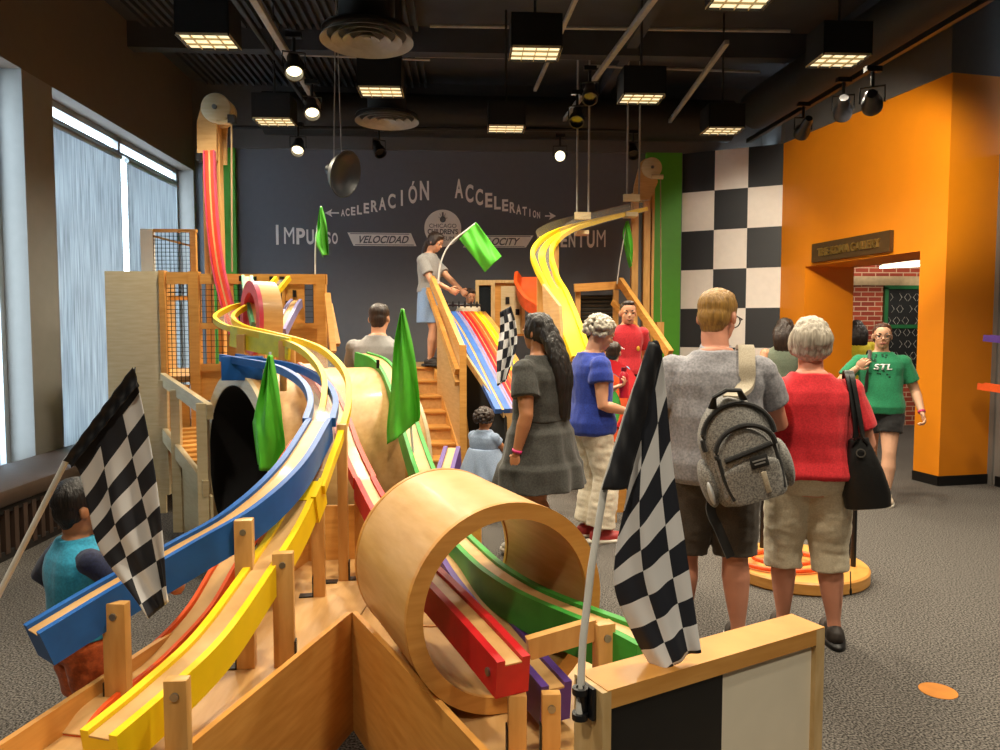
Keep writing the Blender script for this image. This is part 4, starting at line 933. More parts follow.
# curved rainbow chute and kids' stage beside the woman in blue
t = thing('kids_stage', (W(628, 430, 6.6).x, 6.6, 0), 'low wooden stage where two boys stand behind the woman in blue', 'stage')
MB().box((W(628, 430, 6.6).x + .05, 6.75, .5), (.85, 1.2, .04)).build('deck', M['ply'], t, smooth=False); MB().box((W(628, 430, 6.6).x + .05, 6.75, .24), (.8, 1.1, .48)).build('base', M['oak'], t, smooth=False)
t = thing('rainbow_chute', W(612, 400, 5.85), 'curved chute end in red, green and orange beside the woman in blue', 'slide')
ar = [W(602, 366, 5.95), W(614, 367, 5.9), W(627, 376, 5.85), W(634, 392, 5.8), W(631, 412, 5.75), W(621, 430, 5.7)]
ar = spline(ar, 6)
for m, o_, nm in ((M['red'], 0, 'outer_lane'), (M['orange'], .11, 'middle_lane'), (M['green'], .2, 'inner_lane'), (M['yellow'], .29, 'inner_lane')):
    MB().sweep([p + V((-.55 * o_, -.12 * o_, -.8 * o_)) for p in ar], [(-.05, -.02), (.05, -.02), (.05, .02), (-.05, .02)], UPC).build(nm, m, t)
a = W(612, 420, 5.9); MB().beam(V((a.x, a.y, 0)), a, .08, .06, V((0, 1, 0))).build('post', M['post'], t, smooth=False)
# round base with black posts behind the two adults
c = G(796, 561, .08); t = thing('round_base', (c.x, c.y, 0), 'round wooden floor base with black posts behind the woman in red', 'display stand')
MB().lathe((c.x, c.y, 0), (0, 0, 1), [(0, 0), (.42, 0), (.43, .01), (.43, .07), (.42, .08), (0, .08)], 56, closed=False).build('disc', M['oak'], t)
for dx, dy in ((.31, -.12), (.37, .05), (-.1, .3)): MB().tube([(c.x + dx, c.y + dy, .08), (c.x + dx, c.y + dy, .6)], .016, 10).build('post', M['black'], t)
t = thing('orange_loop_track', (c.x, c.y - .1, .08), 'small orange toy track lying on the round wooden base', 'toy track')
for k in (0, 1): MB().tube([V((c.x - .1 + .35 * math.cos(q) * (.8 - .25 * k), c.y - .05 + .26 * math.sin(q) * (.8 - .25 * k), .1 + .02 * k)) for q in [j / 24 * math.tau for j in range(25)]], .014, 8).build('rail', M['orange'], t)
# ================================================================== PEOPLE
def skin(name, col): return mat(name, col, .5, var=.05, scale=9, bump=.05, bscale=60)
SK = dict(fair=skin('fair_skin', 'd39a78'), rosy=skin('rosy_skin', 'cf8f74'), tan=skin('tan_skin', 'b0764f'), pale=skin('pale_skin', 'dba98a'))
def fabric(name, col, col2=None, scale=60, bump=.1, rough=.85, **k): return mat(name, col, rough, col2=col2, scale=scale * (1 if scale > 80 or 'ramp' in k else 4), bump=bump, bscale=k.pop('bscale', 220), sheen=.15, **k)
def hairmat(name, col, col2, st=(30, 30, 3)): return mat(name, col, .45, col2=col2, scale=3, stretch=st, bump=.5, bscale=5, ramp=(.3, .7))
HM = dict(black=hairmat('black_hair', '1d1614', '0b0908'), brown=hairmat('dark_brown_hair', '3a271c', '1d130e'), grey=hairmat('silver_grey_hair', 'c9bfae', '8a8173'), curl=hairmat('curly_grey_hair', 'cdc5b4', '7d766a', (20, 20, 20)),
          ginger=hairmat('sandy_hair', 'a8803f', '7a5a2c'), red=hairmat('auburn_hair', '5a3423', '351d14'))
def ik(a, c, l1, l2, hint):
    a, c, hint = V(a), V(c), V(hint); d = c - a; L_ = min(d.length, (l1 + l2) * .999); d.normalize(); c = a + d * L_
    x = (l1 * l1 - l2 * l2 + L_ * L_) / (2 * L_); h = math.sqrt(max(0, l1 * l1 - x * x))
    p = hint - d * hint.dot(d)
    if p.length < 1e-4: p = V((0, 1, 0))
    return a + d * x + p.normalized() * h, c
def vox(bm, voxel, sm=4, noise_amp=0, freq=(9, 9, 5), seed=0.0):
    bmesh.ops.recalc_face_normals(bm, faces=bm.faces[:])
    def mods(o):
        m = o.modifiers.new('r', 'REMESH'); m.mode = 'VOXEL'; m.voxel_size = voxel; m.use_smooth_shade = True
        if sm: q = o.modifiers.new('s', 'SMOOTH'); q.iterations = sm; q.factor = .5
    me = evaluated(bm, mods)
    if noise_amp:
        ns = [v.normal.copy() for v in me.vertices]
        for v, n in zip(me.vertices, ns):
            q = V((v.co.x * freq[0] + seed, v.co.y * freq[1], v.co.z * freq[2]))
            a = noise.noise(q) + .5 * noise.noise(q * 2.3 + V((3, 1, 7)))
            v.co += n * a * noise_amp
    return me
def ering(c, rx, ry, n=24, p=2.3, rot=None):
    out = []
    for k in range(n):
        a = k / n * math.tau; ca, sa = math.cos(a), math.sin(a)
        v = V((rx * math.copysign(abs(ca) ** (2 / p), ca), ry * math.copysign(abs(sa) ** (2 / p), sa), 0))
        out.append(V(c) + (rot @ v if rot else v))
    return out
class Person:
    """A posed figure in its own frame: x to its right, y forwards, z up."""
    def __init__(s, name, label, loc, H, face, bulk=1.0, waist=1.0, hip=1.0, sh=1.0, head=.144, lean=0, roll=0, skin='fair', vx=.007, cat='person',
                 rw=None, lw=None, relb=(.3, -1, -.2), lelb=(-.3, -1, -.2), ra=None, la=None, yaw=0, nod=0, tilt=0, bust=0, rpalm=(-1, 0, 0), lpalm=(1, 0, 0), curl=.5, hipz=.52, foot=True, arm=1.0, belly=0):
        s.t = thing(name, loc, label, cat); s.H = H; s.face = R(face); s.vx = vx; s.bulk = bulk; s.skin = SK[skin]
        s.root = V(loc); s.RZ = Matrix.Rotation(s.face, 3, 'Z'); s.bust = bust; s.belly = belly
        h = H; s.wf, s.hf, s.sf = waist, hip, sh
        piv = V((0, 0, hipz * h)); LR = Matrix.Rotation(-R(lean), 3, 'X') @ Matrix.Rotation(R(roll), 3, 'Y')
        s.TL = lambda p: piv + LR @ (V(p) - piv)
        s.LR = LR; s.hipz = hipz
        top = 1 - head; s.hh = head * h
        s.neck0 = top - .015
        k = top / .87
        s.k = k
        zz = lambda f: (hipz + (f - .52) * (top - hipz) / .35) * h      # torso heights squeezed between hip and chin
        s.zz = zz
        sw = .112 * sh * h
        s.shR, s.shL = s.TL((sw, -.005 * h, zz(.782))), s.TL((-sw, -.005 * h, zz(.782)))
        s.rings = [(.455, .06 * hip, .055), (.485, .094 * hip, .07), (.53, .103 * hip, .078 * hip), (.57, .097 * hip, .072), (.615, .084 * waist, .062 * waist), (.66, .086 * waist, .063 * waist), (.71, .096 * sh, .068), (.75, .103 * sh, .067), (.785, .1 * sh, .06), (.81, .082 * sh, .052), (.832, .055, .045), (.852, .04, .04)]
        ua, fa = .165 * h * arm, .15 * h * arm
        s.ua, s.fa = ua, fa
        rw = rw or (.15 * sh, .03, .50 * k if hipz > .4 else .3); lw = lw or (-.15 * sh, .03, .50 * k if hipz > .4 else .3)
        s.eR, s.wR = ik(s.shR, V(rw) * h, ua, fa, relb); s.eL, s.wL = ik(s.shL, V(lw) * h, ua, fa, lelb)
        hj = .05 * hip * h
        s.hR, s.hL = V((hj, 0, hipz * h)), V((-hj, 0, hipz * h))
        ra = ra or (.058, 0, .045); la = la or (-.058, 0, .045)
        tl = (hipz - .045) * h / 2 * 1.005
        s.kR, s.aR = ik(s.hR, V(ra) * h, tl * 1.03, tl * .99, (0.05, 1, 0)); s.kL, s.aL = ik(s.hL, V(la) * h, tl * 1.03, tl * .99, (-0.05, 1, 0))
        s.nk = s.TL((0, .004 * h, zz(.845))); s.HR = LR @ Matrix.Rotation(R(yaw), 3, 'Z') @ Matrix.Rotation(-R(nod), 3, 'X') @ Matrix.Rotation(R(tilt), 3, 'Y')
        chin = s.nk + s.LR @ V((0, .012 * h, 0)); s.hc = chin - V((0, 0, (.012 if head < .16 else .034) * h)) + V((0, 0, max(.012 * h, h - s.hh - chin.z if not lean else .02 * h)))
        s.palms = (V(rpalm), V(lpalm)); s.curl = curl; s.foot = foot
    def hp(s, x, y, z):      # head space in head heights: origin under the chin line, z up
        return s.hc + s.HR @ V((x * s.hh, y * s.hh, z * s.hh))
    def torso(s, bm, d=0, z0=.455, z1=.85, flare=0, ry=1.0, sx=1.0):
        h = s.H; fr = sorted(set([z0, z1] + [r[0] for r in s.rings if z0 < r[0] < z1])); out = []
        for f in fr:
            q = s.rings
            for i in range(len(q) - 1):
                if q[i][0] <= f <= q[i + 1][0]:
                    t = (f - q[i][0]) / (q[i + 1][0] - q[i][0]); rx = lerp(q[i][1], q[i + 1][1], t); r_y = lerp(q[i][2], q[i + 1][2], t); break
            else: rx, r_y = q[0][1:] if f < q[0][0] else q[-1][1:]
            fl = flare * max(0, (.62 - f)) / .15
            b = s.bulk if f < .8 else 1 + (s.bulk - 1) * .4
            yo = s.belly * math.exp(-((f - .6) / .07) ** 2) + s.bust * .4 * math.exp(-((f - .725) / .04) ** 2)
            c = s.TL((0, (-.004 + yo * .5) * h, s.zz(f)))
            out.append(ering(c, (rx * b * sx + fl) * h + d, ((r_y + abs(yo) * .5) * b * ry + fl) * h + d, 24, 2.4, s.LR))
        MB.ring_loft(type('q', (), {'bm': bm})(), out)
    def limb(s, bm, pts, rad, n=14):
        P = [V(p) for p in pts]; MB.tube(type('q', (), {'bm': bm, 'ring_loft': lambda self, r, c=True: MB.ring_loft(self, r, c)})(), P, rad, n, True, 1, V((0.13, .9, .1)))
    def seg(s, a, c, fr):     # [(t, r)] -> points and radii
        return [V(a).lerp(V(c), t) for t, r in fr], [r * s.H for t, r in fr]
    def ball(s, bm, c, r, rot=None, sub=2): MB.ell(type('q', (), {'bm': bm})(), c, r, rot, sub)
    def fin(s, me, name, m, parent=None):
        me.transform(s.RZ.to_4x4()); return link(name, me, parent or s.t, m)
    def body(s, ears=True, fem=False):
        h, b = s.H, s.bulk; lb = 1 + (b - 1) * .6; bm = bmesh.new()
        s.torso(bm, -.004)
        for sh_, e, w in ((s.shR, s.eR, s.wR), (s.shL, s.eL, s.wL)):
            s.ball(bm, sh_, .034 * h * lb)
            p1, r1 = s.seg(sh_, e, [(0, .031 * lb), (.35, .031 * lb), (.75, .026 * lb), (1, .0235 * lb)]); p2, r2 = s.seg(e, w, [(.25, .0245 * lb), (.6, .02 * lb), (1, .0155)])
            s.limb(bm, p1 + p2, r1 + r2)
        for hj, k, a in ((s.hR, s.kR, s.aR), (s.hL, s.kL, s.aL)):
            p1, r1 = s.seg(hj, k, [(0, .056 * lb), (.3, .053 * lb), (.7, .042 * lb), (1, .034 * lb)]); p2, r2 = s.seg(k, a, [(.15, .033 * lb), (.35, .036 * lb), (.6, .029 * lb), (.88, .02), (1, .02)])
            s.limb(bm, p1 + p2, r1 + r2)
            if s.foot:
                s.ball(bm, a + V((0, .045 * h, -.022 * h)), (.026 * h, .08 * h, .02 * h)); s.ball(bm, a + V((0, -.01 * h, -.018 * h)), (.022 * h, .028 * h, .026 * h))
        # neck and head
        H_ = s.hh
        s.limb(bm, [s.nk - V((0, 0, .03 * h)), s.nk, s.hp(0, -.06, .15), s.hp(0, -.05, .4)], [.04 * h, .034 * h * lb, .24 * H_, .24 * H_], 16)
        s.ball(bm, s.hp(0, -.02, .64), (.325 * H_, .405 * H_, .355 * H_), s.HR, 3); s.ball(bm, s.hp(0, .12, .34), (.245 * H_, .25 * H_, .31 * H_), s.HR, 3)
        s.ball(bm, s.hp(0, .25, .13), (.1 * H_, .09 * H_, .075 * H_), s.HR)
        for sd in (-1, 1):
            s.ball(bm, s.hp(sd * .15, .22, .38), (.1 * H_, .1 * H_, .1 * H_), s.HR); s.ball(bm, s.hp(sd * .14, .315, .56), (.12 * H_, .06 * H_, .04 * H_), s.HR)
            if ears: s.ball(bm, s.hp(sd * .325, -.03, .47), (.04 * H_, .085 * H_, .125 * H_), s.HR @ Matrix.Rotation(sd * .35, 3, 'Z'))
        s.limb(bm, [s.hp(0, .33, .52), s.hp(0, .40, .43), s.hp(0, .43, .375)], [.035 * H_, .045 * H_, .055 * H_], 10); s.ball(bm, s.hp(0, .34, .235), (.1 * H_, .04 * H_, .035 * H_), s.HR)
        me = vox(bm, s.vx, 3)
        # palms and five separate fingers, added to the same mesh
        q = bmesh.new(); q.from_mesh(me); bpy.data.meshes.remove(me); sc = h / 1.7 * 1.02
        for sd, e, w, pn in ((1, s.eR, s.wR, s.palms[0]), (-1, s.eL, s.wL, s.palms[1])):
            d = (w - e).normalized(); pn = (pn - d * pn.dot(d)).normalized(); ac = d.cross(pn) * 1.0      # ac: across the palm
            # thumb side: forwards for a hanging arm
            th = ac if ac.dot(V((-sd * .3, 1, .3))) > 0 else -ac
            rot = Matrix((ac, pn, d)).transposed()
            s.ball(q, w + d * .045 * sc, (.04 * sc, .015 * sc, .055 * sc), rot, 3); s.ball(q, w + d * .004 * sc, (.026 * sc, .019 * sc, .03 * sc), rot, 2)
            for i, (off, ln) in enumerate(((.03, .072), (.0105, .08), (-.0095, .075), (-.029, .06))):
                p = w + d * (.085 - .004 * abs(i - 1)) * sc + th * off * sc; pts = [p - d * .02 * sc, p]; dd = d.copy(); c_ = s.curl * (1 + .12 * i)
                for j in range(3):
                    dd = (Matrix.Rotation(c_ * (.8 if j else .6), 3, d.cross(pn)) @ dd); pts.append(pts[-1] + dd * ln * sc / 3 * (1.15 - .15 * j))
                s.limb(q, pts, [.0095 * sc, .0095 * sc, .0088 * sc, .008 * sc, .006 * sc], 8)
            p = w + d * .022 * sc + th * .03 * sc; t1 = (d * .6 + th * .75 + pn * .25).normalized()
            s.limb(q, [p - th * .012 * sc, p, p + t1 * .03 * sc, p + t1 * .03 * sc + (d * .9 + th * .2 + pn * .3).normalized() * .03 * sc], [.014 * sc, .013 * sc, .0105 * sc, .0075 * sc], 8)
        me = bpy.data.meshes.new('body'); bmesh.ops.recalc_face_normals(q, faces=q.faces[:]); q.to_mesh(me); q.free()
        s.bodyob = s.fin(me, 'body', s.skin); return s
    def top(s, m, z0=.5, z1=.843, sleeve=.55, d=.014, flare=.012, sleeve_mat=None, name='shirt', ry=1.0, nz=.006, sr=.036, wrist=False, sx=1.0, neck=None):
        h, lb = s.H, 1 + (s.bulk - 1) * .6
        def sleeves(bm):
            for sh_, e, w in ((s.shR, s.eR, s.wR), (s.shL, s.eL, s.wL)):
                s.ball(bm, sh_, .034 * h * lb + d)
                inn = V((-.03 * h if sh_ is s.shR else .03 * h, 0, .0))
                if sleeve <= 1: s.limb(bm, [sh_ + inn] + [sh_.lerp(e, t) for t in (0, sleeve * .5, sleeve)], [.036 * h * lb + d * .6, .034 * h * lb + d * .7, sr * h * lb + d * .6, sr * h * lb + d * .65])
                else: s.limb(bm, [sh_ + inn, sh_, sh_.lerp(e, .5), e, e.lerp(w, (sleeve - 1) * .5), e.lerp(w, sleeve - 1)], [.036 * h * lb + d * .6, .034 * h * lb + d * .7, sr * h * lb + d * .5, .03 * h * lb + d * .5, .026 * h * lb + d * .5, .021 * h * lb + d * .5])
        bm = bmesh.new(); s.torso(bm, d, z0, z1, flare, ry, sx)
        if neck:   # raised collar ring
            s.limb(bm, [s.nk - V((0, .004 * h, .03 * h)), s.nk + V((0, -.004 * h, .004 * h)), s.nk + V((0, -.006 * h, neck * h))], [.05 * h, .042 * h * lb, .04 * h * lb], 18)
        if sleeve and not sleeve_mat: sleeves(bm)
        o = s.fin(vox(bm, s.vx, 4, nz, seed=s.root.x * 7), name, m)
        if sleeve and sleeve_mat:
            bm = bmesh.new(); sleeves(bm); s.fin(vox(bm, s.vx, 4, nz, seed=3 + s.root.x), 'sleeves', sleeve_mat)
        return o
    def legs(s, m, zt=.56, hem=.28, d=.014, td=.007, wide=.0, name='trousers', nz=.006, rt=1.0):
        """hem: height of the leg opening as a fraction of H"""
        h, lb = s.H, 1 + (s.bulk - 1) * .6; bm = bmesh.new(); s.torso(bm, td, .462, zt)
        for hj, k, a in ((s.hR, s.kR, s.aR), (s.hL, s.kL, s.aL)):
            pts, rad = [], []
            chain = [(hj, k, t, r) for t, r in ((0, .057), (.3, .055), (.7, .046), (1, .039))] + [(k, a, t, r) for t, r in ((.2, .037), (.45, .037), (.75, .031), (1, .028))]
            last = None
            for p, q, t, r in chain:
                c = p.lerp(q, t); rr = r * h * lb * rt + d + wide * h * (1 - (c.z / h - hem) / .3 if c.z / h < hem + .3 else 0)
                if c.z < hem * h:
                    if last is not None:
                        pc_, pr = last; u = (pc_.z - hem * h) / max(1e-6, pc_.z - c.z); pts.append(pc_.lerp(c, u)); rad.append(lerp(pr, rr, u))
                    break
                pts.append(c); rad.append(rr); last = (c, rr)
            s.limb(bm, pts, rad, 18)
        return s.fin(vox(bm, s.vx, 4, nz, (8, 8, 15), seed=s.root.y), name, m)
    def skirt(s, m, zt=.6, hem=.3, r0=.1, r1=.17, d=.014, name='skirt', nz=.01, tiers=(), ry=.75, sway=(0, 0)):
        h = s.H; bm = bmesh.new(); rings = []
        for i in range(15):
            t = i / 14; z = lerp(zt, hem, t); r = lerp(r0, r1, t ** .8)
            for tz in tiers:
                if z < tz: r += .012 * (1 - min(1, (tz - z) / .05) * .45)
            rings.append(ering(V((sway[0] * t * h, sway[1] * t * h, z * h)), r * h * s.bulk + d, r * ry * h * s.bulk + d, 36, 2.1))
        MB.ring_loft(type('q', (), {'bm': bm})(), rings)
        me = vox(bm, s.vx, 3); me2 = me
        for v in me.vertices:
            ang = math.atan2(v.co.y, v.co.x); t = max(0, min(1, (zt * h - v.co.z) / ((zt - hem) * h)))
            k = 1 + nz / .12 * t * (.5 * math.sin(ang * 9 + 2 * noise.noise(V((v.co.z * 5, ang, s.root.x)))) + noise.noise(V((ang * 3, v.co.z * 6, 2))) * .6)
            v.co.x *= k; v.co.y *= k
        me.update(); return s.fin(me, name, m)
    def shoes(s, m, name='shoe', sole=None, hgt=1.0):
        h = s.H
        for a in (s.aR, s.aL):
            bm = bmesh.new(); s.ball(bm, a + V((0, .05 * h, -.022 * h)), (.031 * h, .088 * h, .024 * h)); s.ball(bm, a + V((0, -.012 * h, -.016 * h)), (.028 * h, .036 * h, .034 * h)); s.ball(bm, a + V((0, .02 * h, -.005 * h)), (.026 * h, .045 * h, .026 * h))
            o = s.fin(vox(bm, .006, 3), name, m)
            bm = bmesh.new(); MB.ring_loft(type('q', (), {'bm': bm})(), [[a + V((math.cos(q / 24 * math.tau) * .034 * h, .035 * h + math.sin(q / 24 * math.tau) * .105 * h, z)) for q in range(24)] for z in (-.045 * h, -.03 * h)])
            me = bpy.data.meshes.new('sole'); bm.to_mesh(me); bm.free(); s.fin(me, 'sole', sole or M['white'], o)
    def hair(s, m, style, **k):
        H_ = s.hh; bm = bmesh.new()
        cap = lambda g=1.0: s.ball(bm, s.hp(0, -.055, .69), (.35 * H_ * g, .405 * H_ * g, .345 * H_ * g), s.HR, 3)
        if style == 'short':
            cap(k.get('g', 1.0)); s.ball(bm, s.hp(0, -.16, .5), (.3 * H_, .28 * H_, .3 * H_), s.HR, 3); s.ball(bm, s.hp(0, -.2, .34), (.23 * H_, .15 * H_, .2 * H_), s.HR, 3)
            s.ball(bm, s.hp(0, .08, .9), (.25 * H_, .28 * H_, .13 * H_), s.HR, 3)
        elif style == 'bob':
            cap(1.06); s.ball(bm, s.hp(0, -.12, .58), (.42 * H_, .42 * H_, .4 * H_), s.HR, 3); s.ball(bm, s.hp(0, -.18, .38), (.36 * H_, .28 * H_, .27 * H_), s.HR, 3); s.ball(bm, s.hp(0, .1, .86), (.3 * H_, .3 * H_, .2 * H_), s.HR, 3)
            for sd in (-1, 1): s.ball(bm, s.hp(sd * .32, .02, .5), (.11 * H_, .2 * H_, .27 * H_), s.HR)
        elif style == 'curly':
            cap(1.05); rnd = random.Random(5)
            for i in range(230):
                a, z = rnd.uniform(0, math.tau), rnd.uniform(-.55, 1)
                q = V((math.cos(a) * math.sqrt(max(0, 1 - z * z)), math.sin(a) * math.sqrt(max(0, 1 - z * z)), z))
                if q.y > .35 and q.z < .45: continue
                s.ball(bm, s.hp(q.x * .44, -.1 + q.y * .46, .6 + q.z * .43), rnd.uniform(.06, .1) * H_, None, 1)
        elif style in ('long', 'pony'):
            cap(1.03 if style == 'long' else .985); s.ball(bm, s.hp(0, -.16, .52), (.35 * H_, .3 * H_, .36 * H_), s.HR, 3)
            if style == 'long': s.ball(bm, s.hp(0, .06, .88), (.28 * H_, .3 * H_, .16 * H_), s.HR, 3)
            else: s.ball(bm, s.hp(0, .0, .88), (.27 * H_, .3 * H_, .14 * H_), s.HR, 3)
            for sd in (-1, 1) if style == 'long' else (): s.ball(bm, s.hp(sd * .3, .02, .55), (.08 * H_, .2 * H_, .25 * H_), s.HR)
            L_ = k.get('length', 2.0); wd = k.get('width', .36)
            rings = []
            for i in range(12):
                t = i / 11; c = s.hp(0, -.17, .72) + s.LR @ V((k.get('dx', 0) * t * H_, (-.07 - .13 * math.sin(min(1, t * 1.3) * 3.1)) * H_ - k.get('dy', .22) * min(1, t * 1.6) * H_, -t * (L_ + .27) * H_))
                w = wd * (.7 + .3 * min(1, t * 5)) * (1.05 - .5 * t ** 3) if style == 'long' else .12 + .08 * math.sin(t * 3.1) - .06 * t
                rings.append(ering(c, w * H_, ((.24 if style == 'long' else w) * (1 - .4 * t)) * H_, 20))
            MB.ring_loft(type('q', (), {'bm': bm})(), rings)
        me = vox(bm, s.vx * .8, k.get('sm', 3), k.get('nz', .004) * s.hh / .22, (45, 45, 6) if style != 'curly' else (40, 40, 40))
        return s.fin(me, 'hair', m)
    def hairline(s): pass
    def faceparts(s, brow='3a271c', lips='a85a50', glasses=False, iris='3a2a1c', smile=False):
        H_ = s.hh
        for sd in (-1, 1):
            b = MB(); b.ell(s.hp(sd * .14, .285, .5), .055 * H_, None, 3); me = bpy.data.meshes.new('e'); b.bm.to_mesh(me); b.bm.free(); e = s.fin(me, 'eye', mat('eye_white', 'e8e2dc', .25, var=.01))
            b = MB(); b.ell(s.hp(sd * .14, .322, .5), .034 * H_, None, 2); me = bpy.data.meshes.new('e'); b.bm.to_mesh(me); b.bm.free(); s.fin(me, 'iris', mat('iris_' + iris, iris, .2), e)
            b = MB(); b.tube([s.hp(sd * (.07 + .07 * q), .365 - .05 * q * q * .6, .585 + .025 * math.sin(q * 1.57)) for q in (0, .5, 1, 1.5, 2)], [.016 * H_, .024 * H_, .024 * H_, .018 * H_, .008 * H_], 8)
            me = bpy.data.meshes.new('e'); b.bm.to_mesh(me); b.bm.free(); s.fin(me, 'eyebrow', mat('brow_' + brow, brow, .8))
        b = MB(); b.tube([s.hp(x, .372 - .9 * x * x, .235 + (.9 * x * x if smile else 0)) for x in (-.12, -.06, 0, .06, .12)], [.006 * H_, .02 * H_, .024 * H_, .02 * H_, .006 * H_], 8); me = bpy.data.meshes.new('e'); b.bm.to_mesh(me); b.bm.free(); s.fin(me, 'lips', mat('lips_' + lips, lips, .45))
        if glasses: s.glasses()
    def glasses(s, col='1a1a1c'):
        H_ = s.hh; b = MB()
        for sd in (-1, 1):
            c = s.hp(sd * .15, .405, .5); b.lathe(c, s.HR @ V((0, 1, 0)), [(.105 * H_, 0), (.12 * H_, 0), (.12 * H_, .02 * H_), (.105 * H_, .02 * H_)], 24)
            b.tube([s.hp(sd * .26, .4, .52), s.hp(sd * .345, .3, .52), s.hp(sd * .35, -.04, .52)], .011 * H_, 6)
        b.tube([s.hp(-.04, .42, .52), s.hp(.04, .42, .52)], .011 * H_, 6)
        me = bpy.data.meshes.new('glasses'); b.bm.to_mesh(me); b.bm.free(); s.fin(me, 'glasses', mat('dark_spectacle_frame', col, .3))
    def band(s, w, e, r, m, name='wristband', width=.018, at=.08):
        p = w.lerp(e, at); d = (e - w).normalized(); b = MB(); b.lathe(p, d, [(r, -width / 2), (r + .005, -width / 2), (r + .005, width / 2), (r, width / 2)], 24); me = bpy.data.meshes.new(name); b.bm.to_mesh(me); b.bm.free(); return s.fin(me, name, m)
    def W2(s, p): return s.root + s.RZ @ V(p)
    def part(s, mb, name, m):
        bmesh.ops.recalc_face_normals(mb.bm, faces=mb.bm.faces[:]); me = bpy.data.meshes.new(name); mb.bm.to_mesh(me); mb.bm.free(); return s.fin(me, name, m)
def foot_at(px, Y, z=0):
    a = W(px, 331, Y); return V((a.x, Y, z))
# ================================================================== THE CAST
F_ = dict(
    grey=fabric('heather_grey_pique', '9b9aa0', '7d7d84', 90), brown=fabric('dark_brown_twill', '4b4238', '3b342c', 40), red=fabric('red_cotton', 'd3202c', 'b8141f', 30), khaki=fabric('stone_cotton', 'd8cdb4', 'c6baa0', 30),
    stl=fabric('green_cotton', '1f8a5c', '18744c', 30), blk=fabric('black_cotton', '17171a', '0f0f11', 30), dress=fabric('charcoal_washed_linen', '3d3d39', '2a2a27', 25), blue=fabric('royal_blue_cotton', '2340a8', '1b318a', 25),
    cream=fabric('cream_linen', 'e2d9c6', 'd2c6ae', 30), turq=fabric('turquoise_jersey', '2fa0c4', '2488ab', 30), navy=fabric('navy_jersey', '1d2547', '151b36', 30), orange=fabric('orange_shorts_cotton', 'd8672b', 'b85220', 20),
    teegrey=fabric('grey_marl_jersey', '9c9a98', '82807e', 60), denim=fabric('light_denim', '8ea6c8', '6f89b0', 50), denim2=fabric('chambray', '8fa0ba', '73859f', 50), floral=fabric('floral_leggings', '9a7f72', '5b4a48', 45, ramp=(.45, .55)),
    olive=fabric('sage_green_knit', '6f7a68', '5c6656', 40), yel=fabric('yellow_cotton', 'd2c32c', 'b6a821', 30), dark=fabric('dark_jeans', '2b3040', '1f2330', 40), redtee=fabric('red_football_jersey', 'c81f2c', 'a81722', 30))
SHOE = dict(red=mat('red_trainer', 'a83030', .6), beige=mat('beige_trainer', 'c9b9a2', .6), dark=mat('dark_sandal', '2d2622', .6), white=mat('white_trainer', 'd9d6d0', .6))
# man in grey polo
p = Person('person', 'man in a grey polo and brown shorts with his back turned, wearing a backpack', foot_at(716, 3.45), 1.77, -13, bulk=1.1, waist=1.2, hip=1.0, sh=1.02, head=.15, yaw=-28, nod=10, skin='rosy', vx=.007,
           rw=(.12, .19, .60), lw=(-.16, .12, .56), relb=(.7, -1, -.3), ra=(.075, .02, .045), la=(-.08, 0, .045), belly=.02)
p.body(); p.top(F_['grey'], z0=.47, sleeve=.6, d=.018, flare=.01, neck=.012, sx=1.02, sr=.038); p.legs(F_['brown'], hem=.26, d=.016, wide=.012, name='shorts'); p.hair(HM['ginger'], 'short', g=.985, nz=.002); p.glasses(); p.shoes(SHOE['dark'])
MAN = p
# woman in red
p = Person('person', 'grey-haired woman in a red top and stone cropped trousers seen from behind', foot_at(812, 3.55), 1.63, -15, bulk=1.08, waist=1.14, hip=1.08, sh=.97, head=.148, skin='rosy', vx=.007, rw=(.15, .14, .56), lw=(-.15, .15, .58), ra=(.085, 0, .045), la=(-.06, .02, .045), yaw=-5)
p.body(); p.top(F_['red'], z0=.515, sleeve=.7, d=.016, flare=.008, name='top', nz=.007); p.legs(F_['khaki'], zt=.545, td=.013, hem=.215, d=.02, wide=.006, name='cropped_trousers', nz=.008); p.hair(HM['grey'], 'bob', nz=.006); p.shoes(SHOE['dark'], name='sandal', sole=M['black'])
b = MB(); b.ell(p.aR + V((.066, -.02, .2)), (.006, .006, .02)); b.tube([p.aR + V((.062, -.02, .3)), p.aR + V((.066, -.02, .2))], .003, 6); p.part(b, 'hem_toggle', M['black'])
RED = p
